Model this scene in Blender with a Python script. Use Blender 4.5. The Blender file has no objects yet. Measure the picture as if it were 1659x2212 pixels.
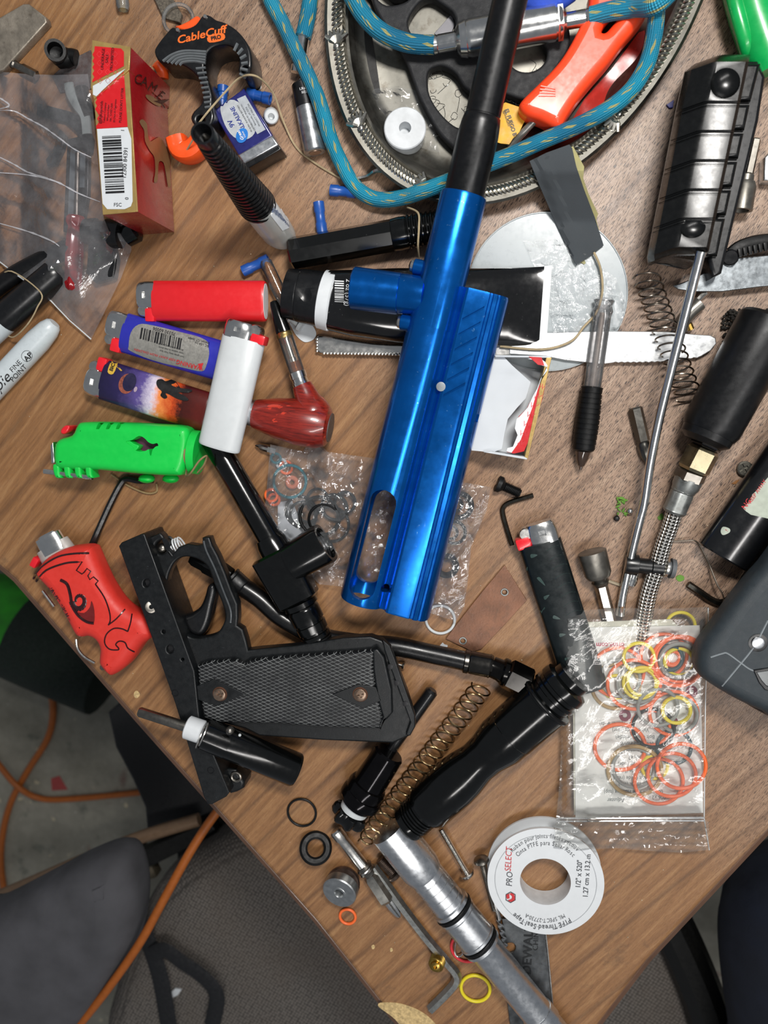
import bpy, bmesh, math, random
from math import sin, cos, pi, radians, hypot
from mathutils import Vector as V, Matrix, noise
from mathutils.bvhtree import BVHTree
from mathutils.geometry import delaunay_2d_cdt
random.seed(7)
rnd = random.uniform
scn = bpy.context.scene
COL = scn.collection
# ---------------------------------------------------------------- camera, light, exposure
TZ = 0.75            # height of the desk top
D = 0.48             # camera above the desk top
FP = 1661.0          # focal length in pixels of a 1659 wide frame
NAD = (1040, 870)    # pixel straight below the lens
dcam = V(((NAD[0]-829.5)/FP, -(NAD[1]-1106)/FP, -1)).normalized()
ROT = dcam.rotation_difference(V((0, 0, -1))).to_matrix()
CAM = V((0, 0, TZ+D))
cd = bpy.data.cameras.new('camera'); co = bpy.data.objects.new('camera', cd); COL.objects.link(co)
co.matrix_world = Matrix.Translation(CAM) @ ROT.to_4x4()
cd.sensor_fit = 'HORIZONTAL'; cd.sensor_width = 36; cd.lens = 36*FP/1659; cd.clip_start = .01; cd.clip_end = 50
scn.camera = co; cd.dof.use_dof = True; cd.dof.focus_distance = .465; cd.dof.aperture_fstop = 11
w = bpy.data.worlds.new('world'); scn.world = w; w.use_nodes = True
w.node_tree.nodes['Background'].inputs[0].default_value = (.62, .66, .72, 1)
w.node_tree.nodes['Background'].inputs[1].default_value = .22
def area(name, loc, aim, sx, sy, power, col):
    l = bpy.data.lights.new(name, 'AREA'); l.shape = 'RECTANGLE'; l.size = sx; l.size_y = sy; l.energy = power; l.color = col
    o = bpy.data.objects.new(name, l); COL.objects.link(o); o.location = loc
    o.rotation_euler = (V(aim)-V(loc)).to_track_quat('-Z', 'Y').to_euler()
area('desk_lamp_light', (.14, .34, TZ+.74), (0, -.02, TZ), .20, .12, 5.4, (1, .97, .93))
area('tube_lamp_light', (.38, -.52, TZ+1.25), (.1, -.1, TZ), 1.2, .12, 7.0, (1, .97, .94))
scn.view_settings.view_transform = 'Standard'; scn.view_settings.look = 'None'
scn.view_settings.gamma = 1; scn.view_settings.use_curve_mapping = False
scn.view_settings.exposure = 0.28

def ray(px, py): return (ROT @ V(((px-829.5)/FP, -(py-1106)/FP, -1))).normalized()
def at(px, py, mm=0.0):                      # world point seen at a pixel, mm above the desk top
    d = ray(px, py); t = (TZ+mm*.001-CAM.z)/d.z
    return CAM+d*t
FWD = ROT @ V((0, 0, -1))
def project(p):
    q = ROT.transposed() @ (p-CAM); return (829.5-q.x/q.z*FP, 1106+q.y/q.z*FP)
def sc(p): return (p-CAM).dot(FWD)/FP        # metres per pixel at a world point
Z = V((0, 0, 1))
# ---------------------------------------------------------------- materials
def lin(h):
    h = h.lstrip('#'); c = [int(h[i:i+2], 16)/255 for i in (0, 2, 4)]
    return tuple(x/12.92 if x <= .04045 else ((x+.055)/1.055)**2.4 for x in c)+(1,)
MATS = {}
class NT:
    def __init__(s, name):
        s.m = bpy.data.materials.new(name); s.m.use_nodes = True; s.t = s.m.node_tree; s.n = s.t.nodes
        s.b = s.n['Principled BSDF']; s.out = s.n['Material Output']; s.obj = s.new('ShaderNodeTexCoord').outputs['Object']
    def new(s, t, **k):
        n = s.n.new(t)
        for a, b in k.items():
            if a[0] == '_': n.inputs[a[1:].replace('_', ' ')].default_value = b
            else: setattr(n, a, b)
        return n
    def l(s, a, b): s.t.links.new(a, b)
    def map(s, vec, scale=(1, 1, 1), rot=(0, 0, 0)):
        n = s.new('ShaderNodeMapping'); n.inputs['Scale'].default_value = scale; n.inputs['Rotation'].default_value = rot
        s.l(vec, n.inputs['Vector']); return n.outputs[0]
    def noise(s, vec, scale, detail=4, rough=.55, dist=0):
        n = s.new('ShaderNodeTexNoise'); n.inputs['Scale'].default_value = scale; n.inputs['Detail'].default_value = detail
        n.inputs['Roughness'].default_value = rough; n.inputs['Distortion'].default_value = dist
        s.l(vec, n.inputs['Vector']); return n.outputs['Fac']
    def ramp(s, fac, stops, interp='LINEAR'):
        n = s.new('ShaderNodeValToRGB'); n.color_ramp.interpolation = interp; e = n.color_ramp.elements
        e[0].position, e[0].color = stops[0]; e[1].position, e[1].color = stops[-1]
        for p, c in stops[1:-1]: x = e.new(p); x.color = c
        s.l(fac, n.inputs[0]); return n.outputs[0]
    def mix(s, fac, a, b, mode='MIX'):
        n = s.new('ShaderNodeMix', data_type='RGBA', blend_type=mode)
        for k, x in ((0, fac), (6, a), (7, b)):
            if isinstance(x, (float, int, tuple)): n.inputs[k].default_value = x
            else: s.l(x, n.inputs[k])
        return n.outputs[2]
    def math(s, op, a, b=0.0):
        n = s.new('ShaderNodeMath', operation=op)
        for k, x in ((0, a), (1, b)):
            if isinstance(x, (float, int)): n.inputs[k].default_value = x
            else: s.l(x, n.inputs[k])
        return n.outputs[0]
    def bump(s, h, strength=.3, dist=.0003):
        n = s.new('ShaderNodeBump'); n.inputs['Strength'].default_value = strength; n.inputs['Distance'].default_value = dist
        s.l(h, n.inputs['Height']); s.l(n.outputs[0], s.b.inputs['Normal'])
def G(v, a=1): return (v, v, v, a)
def mat(name, hexc, rough=.5, metal=0.0, bump=0.0, bs=900, var=.12, vs=150, coat=0.0, dirt=0.0, wear=0.0, wearc='#c8d4dc', trans=0.0, spec=.5, aniso=False):
    if name in MATS: return MATS[name]
    t = NT(name); c = lin(hexc); b = t.b
    n1 = t.noise(t.obj, vs, 5)
    dk = tuple(x*(1-var) for x in c[:3])+(1,); lt = tuple(min(1, x*(1+var)) for x in c[:3])+(1,)
    colr = t.ramp(n1, [(.3, dk), (.7, lt)])
    if dirt:
        d = t.ramp(t.noise(t.obj, vs*3, 8, .7), [(.52, G(0)), (.75, G(1))])
        colr = t.mix(t.math('MULTIPLY', d, dirt), colr, lin('#4a3f33'))
    if wear:
        d = t.ramp(t.noise(t.map(t.obj, (1, 1, 1)), 420, 9, .75, .4), [(.64, G(0)), (.69, G(1))])
        colr = t.mix(t.math('MULTIPLY', d, wear), colr, lin(wearc))
    t.l(colr, b.inputs['Base Color'])
    r = t.ramp(t.noise(t.obj, vs*2, 6, .6), [(.3, G(max(.02, rough*.8))), (.7, G(min(1, rough*1.2)))])
    t.l(r, b.inputs['Roughness'])
    b.inputs['Metallic'].default_value = metal; b.inputs['Coat Weight'].default_value = coat; b.inputs['Coat Roughness'].default_value = .08
    b.inputs['Specular IOR Level'].default_value = spec
    if trans: b.inputs['Transmission Weight'].default_value = trans
    if bump: t.bump(t.noise(t.obj, bs, 4), min(1, bump), .00006 if metal > .5 or rough < .35 else .0003)
    MATS[name] = t.m; return t.m
def film(name, tint='#ffffff', haze=.08, gloss=1.0, bump=.5, bs=60, rough=.08, hazec='#dfe3e6'):
    if name in MATS: return MATS[name]
    t = NT(name); t.n.remove(t.b)
    tr = t.new('ShaderNodeBsdfTransparent'); tr.inputs[0].default_value = lin(tint)
    gl = t.new('ShaderNodeBsdfGlossy'); gl.inputs['Roughness'].default_value = rough
    df = t.new('ShaderNodeBsdfDiffuse'); df.inputs[0].default_value = lin(hazec)
    bp = t.new('ShaderNodeBump'); bp.inputs['Strength'].default_value = bump; bp.inputs['Distance'].default_value = .002
    h = t.math('ADD', t.noise(t.obj, bs, 5, .6, 1.2), t.math('MULTIPLY', t.noise(t.map(t.obj, (1, .3, 1), (0, 0, .6)), bs*3, 3), .4))
    t.l(h, bp.inputs['Height']); t.l(bp.outputs[0], gl.inputs['Normal'])
    fr = t.new('ShaderNodeFresnel'); fr.inputs[0].default_value = 1.45; t.l(bp.outputs[0], fr.inputs['Normal'])
    m1 = t.new('ShaderNodeMixShader'); m2 = t.new('ShaderNodeMixShader')
    hz = t.ramp(t.noise(t.obj, bs*1.5, 6, .7), [(.35, G(haze*.5)), (.75, G(haze*1.6))])
    t.l(hz, m1.inputs[0]); t.l(tr.outputs[0], m1.inputs[1]); t.l(df.outputs[0], m1.inputs[2])
    t.l(t.math('MULTIPLY', fr.outputs[0], gloss), m2.inputs[0]); t.l(m1.outputs[0], m2.inputs[1]); t.l(gl.outputs[0], m2.inputs[2])
    t.l(m2.outputs[0], t.out.inputs[0]); MATS[name] = t.m; return t.m
# ---------------------------------------------------------------- mesh building
class M:
    def __init__(s): s.v = []; s.f = []; s.uv = {}
    def add(s, v, f, uv=None):
        k = len(s.v); s.v += [V(p) for p in v]; s.f += [tuple(i+k for i in q) for q in f]
        if uv:
            for i, u in enumerate(uv): s.uv[k+i] = u
        return s
    def join(s, o): return s.add(o.v, o.f, [o.uv.get(i, (0, 0)) for i in range(len(o.v))] if o.uv else None)
    def bvh(s): return BVHTree.FromPolygons(s.v, s.f)
def circ(n, e=1.0, ph=0.0):
    def g(x): return math.copysign(abs(x)**e, x)
    return [(g(cos(2*pi*i/n+ph)), g(sin(2*pi*i/n+ph))) for i in range(n)]
def tube(pts, rad, seg=14, cross=None, up=None, closed=False, cap=True, fixdir=None, uv=False, ell=(1, 1)):
    """sweep; rad in metres (number or list); cross = unit outline (u sideways, v up)"""
    pts = [V(p) for p in pts]; n = len(pts); cr = cross or circ(seg); k = len(cr)
    R = rad if isinstance(rad, (list, tuple)) else [rad]*n
    m = M(); prev = None; s = 0; vs = []; uvs = []
    cols = k+1 if uv else k
    for i, p in enumerate(pts):
        if fixdir is not None: T = fixdir
        else:
            a = pts[(i-1) % n] if (closed or i > 0) else p; b = pts[(i+1) % n] if (closed or i < n-1) else p
            T = (b-a); T = T.normalized() if T.length > 1e-9 else V((1, 0, 0))
        if up is not None: S = T.cross(up)
        elif prev is None: S = T.cross(Z if abs(T.z) < .9 else V((0, 1, 0)))
        else: S = prev-T*prev.dot(T)
        S.normalize(); prev = S; U = S.cross(T)
        if i: s += (p-pts[i-1]).length
        r = R[i]
        for j in range(cols):
            x, y = cr[j % k]; vs.append(p+S*(x*r*ell[0])+U*(y*r*ell[1])); uvs.append((j/k, s))
    fs = []
    for i in range(n if closed else n-1):
        a = i*cols; b = ((i+1) % n)*cols
        for j in range(cols-1 if uv else cols):
            j2 = j+1 if uv else (j+1) % k
            fs.append((a+j, a+j2, b+j2, b+j))
    if cap and not closed:
        fs.append(tuple(reversed(range(k)))); e = (n-1)*cols; fs.append(tuple(e+j for j in range(k)))
    m.add(vs, fs, uvs if uv else None); return m
def lathe(a, b, prof, seg=28, ell=(1, 1), cross=None, cap=True, up=None, uv=False, px=True):
    """a,b = world points; prof = [(t 0..1 along, radius px)]"""
    d = b-a; k = sc((a+b)/2) if px else 1; u = up or (Z if abs(d.normalized().z) < .9 else V((0, 1, 0)))
    return tube([a+d*t for t, r in prof], [max(r, .001)*k for t, r in prof], seg, cross, u, False, cap, d.normalized(), uv, ell)
def cr_(pts, n=8, closed=False):
    pts = [V(p) for p in pts]; out = []; N = len(pts)
    for i in range(N if closed else N-1):
        g = (lambda j: pts[j % N]) if closed else (lambda j: pts[max(0, min(N-1, j))])
        a, b, c, d = g(i-1), g(i), g(i+1), g(i+2)
        for j in range(n):
            t = j/n; out.append(.5*((2*b)+(c-a)*t+(2*a-5*b+4*c-d)*t*t+(3*b-a-3*c+d)*t**3))
    if not closed: out.append(pts[-1])
    return out
def path(l, n=8, closed=False, h=0): return cr_([at(q[0], q[1], q[2] if len(q) > 2 else h) for q in l], n, closed)
def sm2(l, n=6, closed=True): return [(p.x, p.y) for p in cr_([V((x, y, 0)) for x, y in l], n, closed)]
def torus(c, R, r, seg=36, rs=10, nrm=Z, ell=1.0, ph=0):
    nrm = V(nrm).normalized(); a = nrm.cross(V((cos(ph), sin(ph), .01))).normalized(); b = nrm.cross(a)
    return tube([c+a*(R*cos(2*pi*i/seg))+b*(R*ell*sin(2*pi*i/seg)) for i in range(seg)], r, rs, closed=True)
def sphere(c, r, seg=14, rings=8, sx=(1, 1, 1)):
    v = []; f = []
    for i in range(rings+1):
        t = pi*i/rings
        for j in range(seg):
            p = 2*pi*j/seg; v.append(c+V((r*sin(t)*cos(p)*sx[0], r*sin(t)*sin(p)*sx[1], r*cos(t)*sx[2])))
    for i in range(rings):
        for j in range(seg): f.append((i*seg+j, (i+1)*seg+j, (i+1)*seg+(j+1) % seg, i*seg+(j+1) % seg))
    return M().add(v, f)
def box(c, X, Y, Zv, hx, hy, hz, bev=0.0):
    """bevelled box; X,Y,Zv unit vectors, half sizes"""
    bm = bmesh.new(); bmesh.ops.create_cube(bm, size=2)
    for q in bm.verts: q.co = V((q.co.x*hx, q.co.y*hy, q.co.z*hz))
    if bev: bmesh.ops.bevel(bm, geom=bm.edges[:]+bm.verts[:], offset=bev, segments=2, affect='EDGES', profile=.6)
    m = M().add([c+X*q.co.x+Y*q.co.y+Zv*q.co.z for q in bm.verts], [[q.index for q in f.verts] for f in bm.faces]); bm.free(); return m
def _curve(outs, ext, bev, res=2):
    cu = bpy.data.curves.new('tmp', 'CURVE'); cu.dimensions = '2D'; cu.fill_mode = 'BOTH'
    for o in outs:
        sp = cu.splines.new('POLY'); sp.points.add(len(o)-1); sp.use_cyclic_u = True
        for i, (x, y) in enumerate(o): sp.points[i].co = (x, y, 0, 1)
    cu.extrude = ext; cu.bevel_depth = bev; cu.bevel_resolution = res; cu.offset = -bev
    ob = bpy.data.objects.new('tmp', cu); me = ob.to_mesh()
    v = [V(q.co) for q in me.vertices]; f = [tuple(p.vertices) for p in me.polygons]
    ob.to_mesh_clear(); bpy.data.objects.remove(ob); bpy.data.curves.remove(cu); return v, f
def plate(outs, h0, h1, bev=.4, res=2):
    """outlines in photo px (first outer, others holes) seen at height h1 mm, extruded straight down to h0 mm"""
    if not isinstance(outs[0][0], (list, tuple)): outs = [outs]
    outs = [[tuple(at(x, y, h1)[:2]) for x, y in o] for o in outs]
    hz = (h1-h0)*.0005; b = min(bev*.001, hz*.98)
    v, f = _curve(outs, hz-b, b, res)
    return M().add([V((p.x, p.y, p.z+TZ+(h0+h1)*.0005)) for p in v], f)
def lplate(outs, ext, bev, mtx, res=2):
    if not isinstance(outs[0][0], (list, tuple)): outs = [outs]
    v, f = _curve(outs, max(ext-bev, 1e-5), bev, res); return M().add([mtx @ p for p in v], f)
def fill2d(outs, step):
    """dense triangulated fill of px outlines"""
    if not isinstance(outs[0][0], (list, tuple)): outs = [outs]
    vs = []; es = []
    for o in outs:
        k = len(vs); ring = []
        for i in range(len(o)):
            a, b = o[i], o[(i+1) % len(o)]; n = max(1, int(hypot(b[0]-a[0], b[1]-a[1])/step))
            ring += [(a[0]+(b[0]-a[0])*j/n, a[1]+(b[1]-a[1])*j/n) for j in range(n)]
        vs += [V(p) for p in ring]; es += [(k+i, k+(i+1) % len(ring)) for i in range(len(ring))]
    o = outs[0]; x0, x1 = min(p[0] for p in o), max(p[0] for p in o); y0, y1 = min(p[1] for p in o), max(p[1] for p in o)
    def inside(x, y):
        c = False
        for o in outs:
            j = len(o)-1
            for i in range(len(o)):
                if (o[i][1] > y) != (o[j][1] > y) and x < (o[j][0]-o[i][0])*(y-o[i][1])/(o[j][1]-o[i][1])+o[i][0]: c = not c
                j = i
        return c
    y = y0+step*.5; r = 0
    while y < y1:
        x = x0+step*(.5 if r % 2 else 1)
        while x < x1:
            if inside(x, y): vs.append(V((x, y)))
            x += step
        y += step*.87; r += 1
    a = delaunay_2d_cdt(vs, es, [], 0, 1e-4)
    fs = []
    for f in a[2]:
        cx = sum(a[0][i].x for i in f)/3; cy = sum(a[0][i].y for i in f)/3
        if inside(cx, cy): fs.append(tuple(f))
    return [(p.x, p.y) for p in a[0]], fs
def sheet(outs, hf, step=8, thick=None):
    """film following height hf(px,py) mm"""
    v, f = fill2d(outs, step); m = M().add([at(x, y, hf(x, y)) for x, y in v], f)
    if thick:
        n = len(v); e = {}
        for q in f:
            for i in range(3):
                k = (q[i], q[(i+1) % 3]); e[k] = 1
        side = [(a, b, b+n, a+n) for a, b in e if (b, a) not in e]
        m.v += [p-V((0, 0, thick*.001)) for p in m.v]; m.f += [tuple(i+n for i in reversed(q)) for q in f]+side
    return m
def _drop(target, v, f, eps=.00009):
    """lay px-space shapes on a surface as thin print"""
    b = target.bvh(); out = []; 
    for x, y in v:
        d = ray(x, y); h = b.ray_cast(CAM, d)
        if h[0] is None:
            g = at(x, y, 0); h = b.find_nearest(g+(CAM-g)*.05)
        nn = h[1] if h[1].dot(d) < 0 else -h[1]
        out.append(h[0]+nn*eps-d*eps*.5)
    return M().add(out, f)
def decal(target, outs, step=7, eps=.00009):
    v, f = fill2d(outs, step); return _drop(target, v, f, eps)
FONTC = {}
def glyphs(s, size, cx, cy, ang, shear=0.0, bold=0.0, align='CENTER', sx=1.0, space=1.0):
    """text as px-space triangles; size = cap height px; ang = degrees counterclockwise in the picture"""
    cu = bpy.data.curves.new('t', 'FONT'); cu.body = s; cu.align_x = align; cu.align_y = 'CENTER'; cu.size = size/.73; cu.shear = shear
    cu.resolution_u = 3; cu.offset = bold*size; cu.space_character = space
    ob = bpy.data.objects.new('t', cu); me = ob.to_mesh(); a = radians(ang); c_, s_ = cos(a), sin(a)
    bm = bmesh.new(); bm.from_mesh(me); ob.to_mesh_clear()
    bmesh.ops.triangulate(bm, faces=bm.faces[:])
    v = [(cx+(q.co.x*sx*c_-q.co.y*s_), cy-(q.co.x*sx*s_+q.co.y*c_)) for q in bm.verts]; bm.verts.index_update()
    f = [tuple(q.index for q in p.verts) for p in bm.faces]; bm.free()
    bpy.data.objects.remove(ob); bpy.data.curves.remove(cu); return v, f
def text(target, s, size, cx, cy, ang=0, eps=.00016, **k):
    v, f = glyphs(s, size, cx, cy, ang, **k); return _drop(target, v, f, eps) if f else M()
def arctext(target, s, size, cx, cy, r, a0, step_k=.78, eps=.00016, ell=1.0, **k):
    """clockwise text on a circle, tops outward; a0 = start angle, degrees clockwise from the top"""
    m = M(); a = a0
    wd = {' ': .5, 'i': .42, 'l': .42, 'j': .42, 't': .55, 'r': .58, 'f': .5, 'I': .42, 'M': 1.2, 'm': 1.25, '-': .6, 'T': .95}
    for c in s:
        wch = wd.get(c, 1.0)*size*step_k; a += degrees(wch/2/r)
        if c != ' ':
            t = radians(a); v, f = glyphs(c, size, cx+r*sin(t), cy-r*cos(t)*ell, -a, **k); m.join(_drop(target, v, f, eps))
        a += degrees(wch/2/r)
    return m
degrees = math.degrees
def boolean(m, cutters):
    def ob(x):
        me = bpy.data.meshes.new('b'); me.from_pydata([tuple(p) for p in x.v], [], x.f); me.update()
        bm = bmesh.new(); bm.from_mesh(me); bmesh.ops.recalc_face_normals(bm, faces=bm.faces[:]); bm.to_mesh(me); bm.free()
        o = bpy.data.objects.new('b', me); COL.objects.link(o); return o
    # work enlarged: the solver dislikes millimetres
    K = 100.0; c0 = m.v[0].copy()
    def up(x):
        y = M(); y.v = [(p-c0)*K for p in x.v]; y.f = x.f; return y
    A = ob(up(m)); B = [ob(up(c)) for c in cutters]
    for b in B:
        q = A.modifiers.new('b', 'BOOLEAN'); q.operation = 'DIFFERENCE'; q.object = b; q.solver = 'EXACT'
    dg = bpy.context.evaluated_depsgraph_get(); dg.update(); me = A.evaluated_get(dg).to_mesh()
    r = M().add([V(q.co)/K+c0 for q in me.vertices], [tuple(p.vertices) for p in me.polygons])
    for o in [A]+B:
        d = o.data; bpy.data.objects.remove(o); bpy.data.meshes.remove(d)
    return r if len(r.f) > 3 else m
def _mesh(name, m, org, mt, smooth=32):
    me = bpy.data.meshes.new(name); me.from_pydata([tuple(p-org) for p in m.v], [], m.f)
    bm = bmesh.new(); bm.from_mesh(me)
    if not m.uv: bmesh.ops.recalc_face_normals(bm, faces=bm.faces[:])
    bm.to_mesh(me); bm.free()
    if smooth:
        me.polygons.foreach_set('use_smooth', [True]*len(me.polygons)); me.set_sharp_from_angle(angle=radians(smooth))
    if m.uv:
        a = me.attributes.new('tuv', 'FLOAT_VECTOR', 'POINT')
        for i in range(len(m.v)): u = m.uv.get(i, (0, 0)); a.data[i].vector = (u[0], u[1], 0)
    me.materials.append(mt); return me
class T:
    """a thing: an Empty at its base and its parts"""
    def __init__(s, name, label, cat, x, y=0, mm=0, group=None, kind=None):
        s.o = bpy.data.objects.new(name, None); COL.objects.link(s.o); s.org = at(x, y, mm) if not isinstance(x, V) else x
        s.o.location = s.org; s.o.empty_display_size = .01; s.name = name
        s.o['label'] = label; s.o['category'] = cat
        if group: s.o['group'] = group
        if kind: s.o['kind'] = kind
    def p(s, name, m, mt, parent=None, label=None, smooth=32, kind=None):
        o = bpy.data.objects.new(name, _mesh(name, m, s.org, mt, smooth)); COL.objects.link(o); o.parent = parent or s.o
        if label: o['label'] = label
        if kind: o['kind'] = kind
        return o
def solo(name, label, cat, m, mt, group=None, kind=None, smooth=32):
    lo = V((min(p.x for p in m.v), min(p.y for p in m.v), min(p.z for p in m.v))); hi = V((max(p.x for p in m.v), max(p.y for p in m.v), 0))
    org = V(((lo.x+hi.x)/2, (lo.y+hi.y)/2, lo.z))
    o = bpy.data.objects.new(name, _mesh(name, m, org, mt, smooth)); COL.objects.link(o); o.location = org
    if label: o['label'] = label
    if cat: o['category'] = cat
    if group: o['group'] = group
    if kind: o['kind'] = kind
    return o
def disc(c, r, h, seg=20, nrm=Z, bev=.15):
    n = V(nrm).normalized(); a = n.cross(V((1, .01, 0.02))).normalized()
    return tube([c, c, c+n*h*(1-bev), c+n*h], [1e-5, r, r, r*(1-bev)], seg, fixdir=n, up=a)
def px_rect(cx, cy, w_, h_, ang=0):
    a = radians(ang); c_, s_ = cos(a), sin(a)
    return [(cx+x*c_+y*s_, cy-x*s_+y*c_) for x, y in ((-w_/2, -h_/2), (w_/2, -h_/2), (w_/2, h_/2), (-w_/2, h_/2))]
def ellpx(cx, cy, a, b, ang=0, n=36):
    t = radians(ang); return [(cx+a*cos(u)*cos(t)+b*sin(u)*sin(t), cy-a*cos(u)*sin(t)+b*sin(u)*cos(t)) for u in [2*pi*i/n for i in range(n)]]
def helix(a, b, R, r, turns, seg=18, rs=6, taper=None, ell=1.0):
    d = b-a; T_ = d.normalized(); S = T_.cross(Z).normalized(); U = S.cross(T_); n = int(turns*seg); pts = []
    for i in range(n+1):
        t = i/n; k = taper(t) if taper else 1; w_ = 2*pi*turns*t
        # closed ground ends
        tt = (t*(1+.0))
        pts.append(a+d*tt+S*(R*k*cos(w_))+U*(R*ell*k*sin(w_)))
    return tube(pts, r, rs)

def coil(a, b, R, turns, r, shear=.3, seg=26, ell=.62, endk=1.0, q=0.0):
    """spring lying on the desk; shear slants the windings as seen from above"""
    d = b-a; T_ = d.normalized(); S = T_.cross(Z).normalized(); U = S.cross(T_); n = int(turns*seg); pts = []
    for i in range(n+1):
        t = i/n; w_ = 2*pi*turns*t; k = 1-(1-endk)*max(0, (t-.9)/.1)
        pts.append(a+d*t+S*(R*k*cos(w_))+U*(R*ell*k*sin(w_))+T_*(R*k*(shear*cos(w_)+q*sin(w_))))
    return tube(pts, r, 6)
# ---------------------------------------------------------------- materials shared
def wood_mat():
    t = NT('desk_wood'); v = t.obj
    g = t.map(t.map(v, (1, 1, 1), (0, 0, radians(-49))), (16, 210, 10))
    g2 = t.map(t.map(v, (1, 1, 1), (0, 0, radians(-46))), (4.5, 22, 10))
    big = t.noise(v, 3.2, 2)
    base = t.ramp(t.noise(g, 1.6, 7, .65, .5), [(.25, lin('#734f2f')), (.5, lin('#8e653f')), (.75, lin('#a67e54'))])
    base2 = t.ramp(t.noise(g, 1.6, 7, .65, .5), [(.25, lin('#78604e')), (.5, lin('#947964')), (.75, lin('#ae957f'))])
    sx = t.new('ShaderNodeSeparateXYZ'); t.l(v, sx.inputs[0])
    blend = t.ramp(t.math('ADD', t.math('ADD', t.math('MULTIPLY', sx.outputs[0], 2.2), t.math('MULTIPLY', sx.outputs[1], 1.6)), t.math('MULTIPLY', big, .35)), [(.0, G(0)), (.32, G(1))])  # wood's own tone shift, with vignette and glare painted in: darker, browner lower left
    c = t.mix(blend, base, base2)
    wv = t.new('ShaderNodeTexWave', wave_type='BANDS', bands_direction='Y'); t.l(g2, wv.inputs['Vector'])
    wv.inputs['Scale'].default_value = .55; wv.inputs['Distortion'].default_value = 5; wv.inputs['Detail'].default_value = 4; wv.inputs['Detail Scale'].default_value = .8
    ln = t.ramp(wv.outputs['Fac'], [(.0, G(1)), (.03, G(.35)), (.10, G(0))])
    c = t.mix(t.math('MULTIPLY', ln, .5), c, lin('#4f331f'))
    # short dark pores
    pv = t.map(t.map(v, (1, 1, 1), (0, 0, radians(-56))), (270, 2300, 100))
    pr = t.ramp(t.noise(pv, 1.0, 2, .5), [(.555, G(0)), (.60, G(1))])
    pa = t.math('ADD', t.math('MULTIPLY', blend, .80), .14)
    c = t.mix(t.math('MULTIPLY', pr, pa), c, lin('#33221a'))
    # stains and specks
    st = t.ramp(t.noise(v, 30, 9, .72), [(.58, G(0)), (.70, G(1))]); c = t.mix(t.math('MULTIPLY', st, .45), c, lin('#3c2f27'))
    sp = t.ramp(t.noise(v, 520, 3, .5), [(.765, G(0)), (.80, G(1))]); c = t.mix(t.math('MULTIPLY', sp, .8), c, lin('#221a17'))
    sp2 = t.ramp(t.noise(t.map(v, (1, 1, 1), (0, 0, 1)), 760, 2, .5), [(.775, G(0)), (.80, G(1))]); c = t.mix(sp2, c, lin('#d8cdbd'))
    t.l(c, t.b.inputs['Base Color']); t.b.inputs['Coat Weight'].default_value = .25; t.b.inputs['Coat Roughness'].default_value = .35
    t.l(t.ramp(t.noise(v, 60, 6, .7), [(.3, G(.38)), (.7, G(.55))]), t.b.inputs['Roughness'])
    h = t.math('SUBTRACT', t.noise(pv, 1.5, 3), t.math('MULTIPLY', pr, .8)); t.bump(h, .35, .00025); return t.m
def concrete_mat():
    t = NT('concrete'); v = t.obj
    c = t.ramp(t.noise(v, 9, 8, .7), [(.3, lin('#6a675b')), (.55, lin('#89867a')), (.75, lin('#a49f8e'))])
    for sc_, lo, hi, col, a, sd in ((30, .64, .70, '#cdbf9e', .8, 0), (75, .69, .73, '#dcdcd6', .9, 1), (14, .64, .72, '#5d2f2a', .6, 2), (18, .62, .70, '#2e3c33', .5, 3)):
        f = t.ramp(t.noise(t.map(v, (1, 1, 1), (0, 0, sd)), sc_, 5, .6), [(lo, G(0)), (hi, G(1))]); c = t.mix(t.math('MULTIPLY', f, a), c, lin(col))
    t.l(c, t.b.inputs['Base Color']); t.b.inputs['Roughness'].default_value = .75; t.bump(t.noise(v, 60, 8), .4, .002); return t.m
def weave_mat(name, a, b, s=420):
    t = NT(name); v = t.map(t.obj, (s, s, s), (0, 0, .5))
    vo = t.new('ShaderNodeTexVoronoi'); vo.inputs['Randomness'].default_value = .25; vo.inputs['Scale'].default_value = 1; t.l(v, vo.inputs['Vector'])
    f = t.ramp(vo.outputs['Distance'], [(.2, G(1)), (.6, G(0))])
    c = t.mix(f, lin(b), lin(a)); c = t.mix(t.ramp(t.noise(t.obj, 14, 5), [(.4, G(0)), (.7, G(.5))]), c, lin('#5b5148'))
    t.l(c, t.b.inputs['Base Color']); t.b.inputs['Roughness'].default_value = .95; t.bump(f, .6, .0015); return t.m
def hose_mat():
    t = NT('braid_teal'); a = t.new('ShaderNodeAttribute', attribute_name='tuv'); s = t.new('ShaderNodeSeparateXYZ'); t.l(a.outputs['Vector'], s.inputs[0])
    u, w_ = s.outputs[0], s.outputs[1]
    def wave(k, sgn, ph=0): return t.math('SINE', t.math('ADD', t.math('MULTIPLY', u, 2*pi*k), t.math('ADD', t.math('MULTIPLY', w_, sgn), ph)))
    br = t.math('MULTIPLY', wave(11, 4200), wave(11, -4200))
    y = t.math('MULTIPLY', t.math('GREATER_THAN', wave(5, 330), .35), t.math('GREATER_THAN', wave(5, -190, 1.0), .15))
    y2 = t.math('GREATER_THAN', t.math('SINE', t.math('ADD', t.math('MULTIPLY', u, 2*pi*12), t.math('MULTIPLY', w_, 900))), -.45)
    base = t.mix(t.ramp(t.noise(t.obj, 14, 3), [(.4, G(0)), (.65, G(1))]), lin('#1d9dbd'), lin('#176f92'))
    c = t.mix(t.math('MULTIPLY', t.math('MULTIPLY', y, y2), .85), base, lin('#b7ac5e'))
    c = t.mix(t.ramp(br, [(.35, G(0)), (.5, G(.55))]), c, lin('#0d3f52'))
    t.l(c, t.b.inputs['Base Color']); t.b.inputs['Roughness'].default_value = .5; t.bump(br, .6, .0006); return t.m
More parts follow.
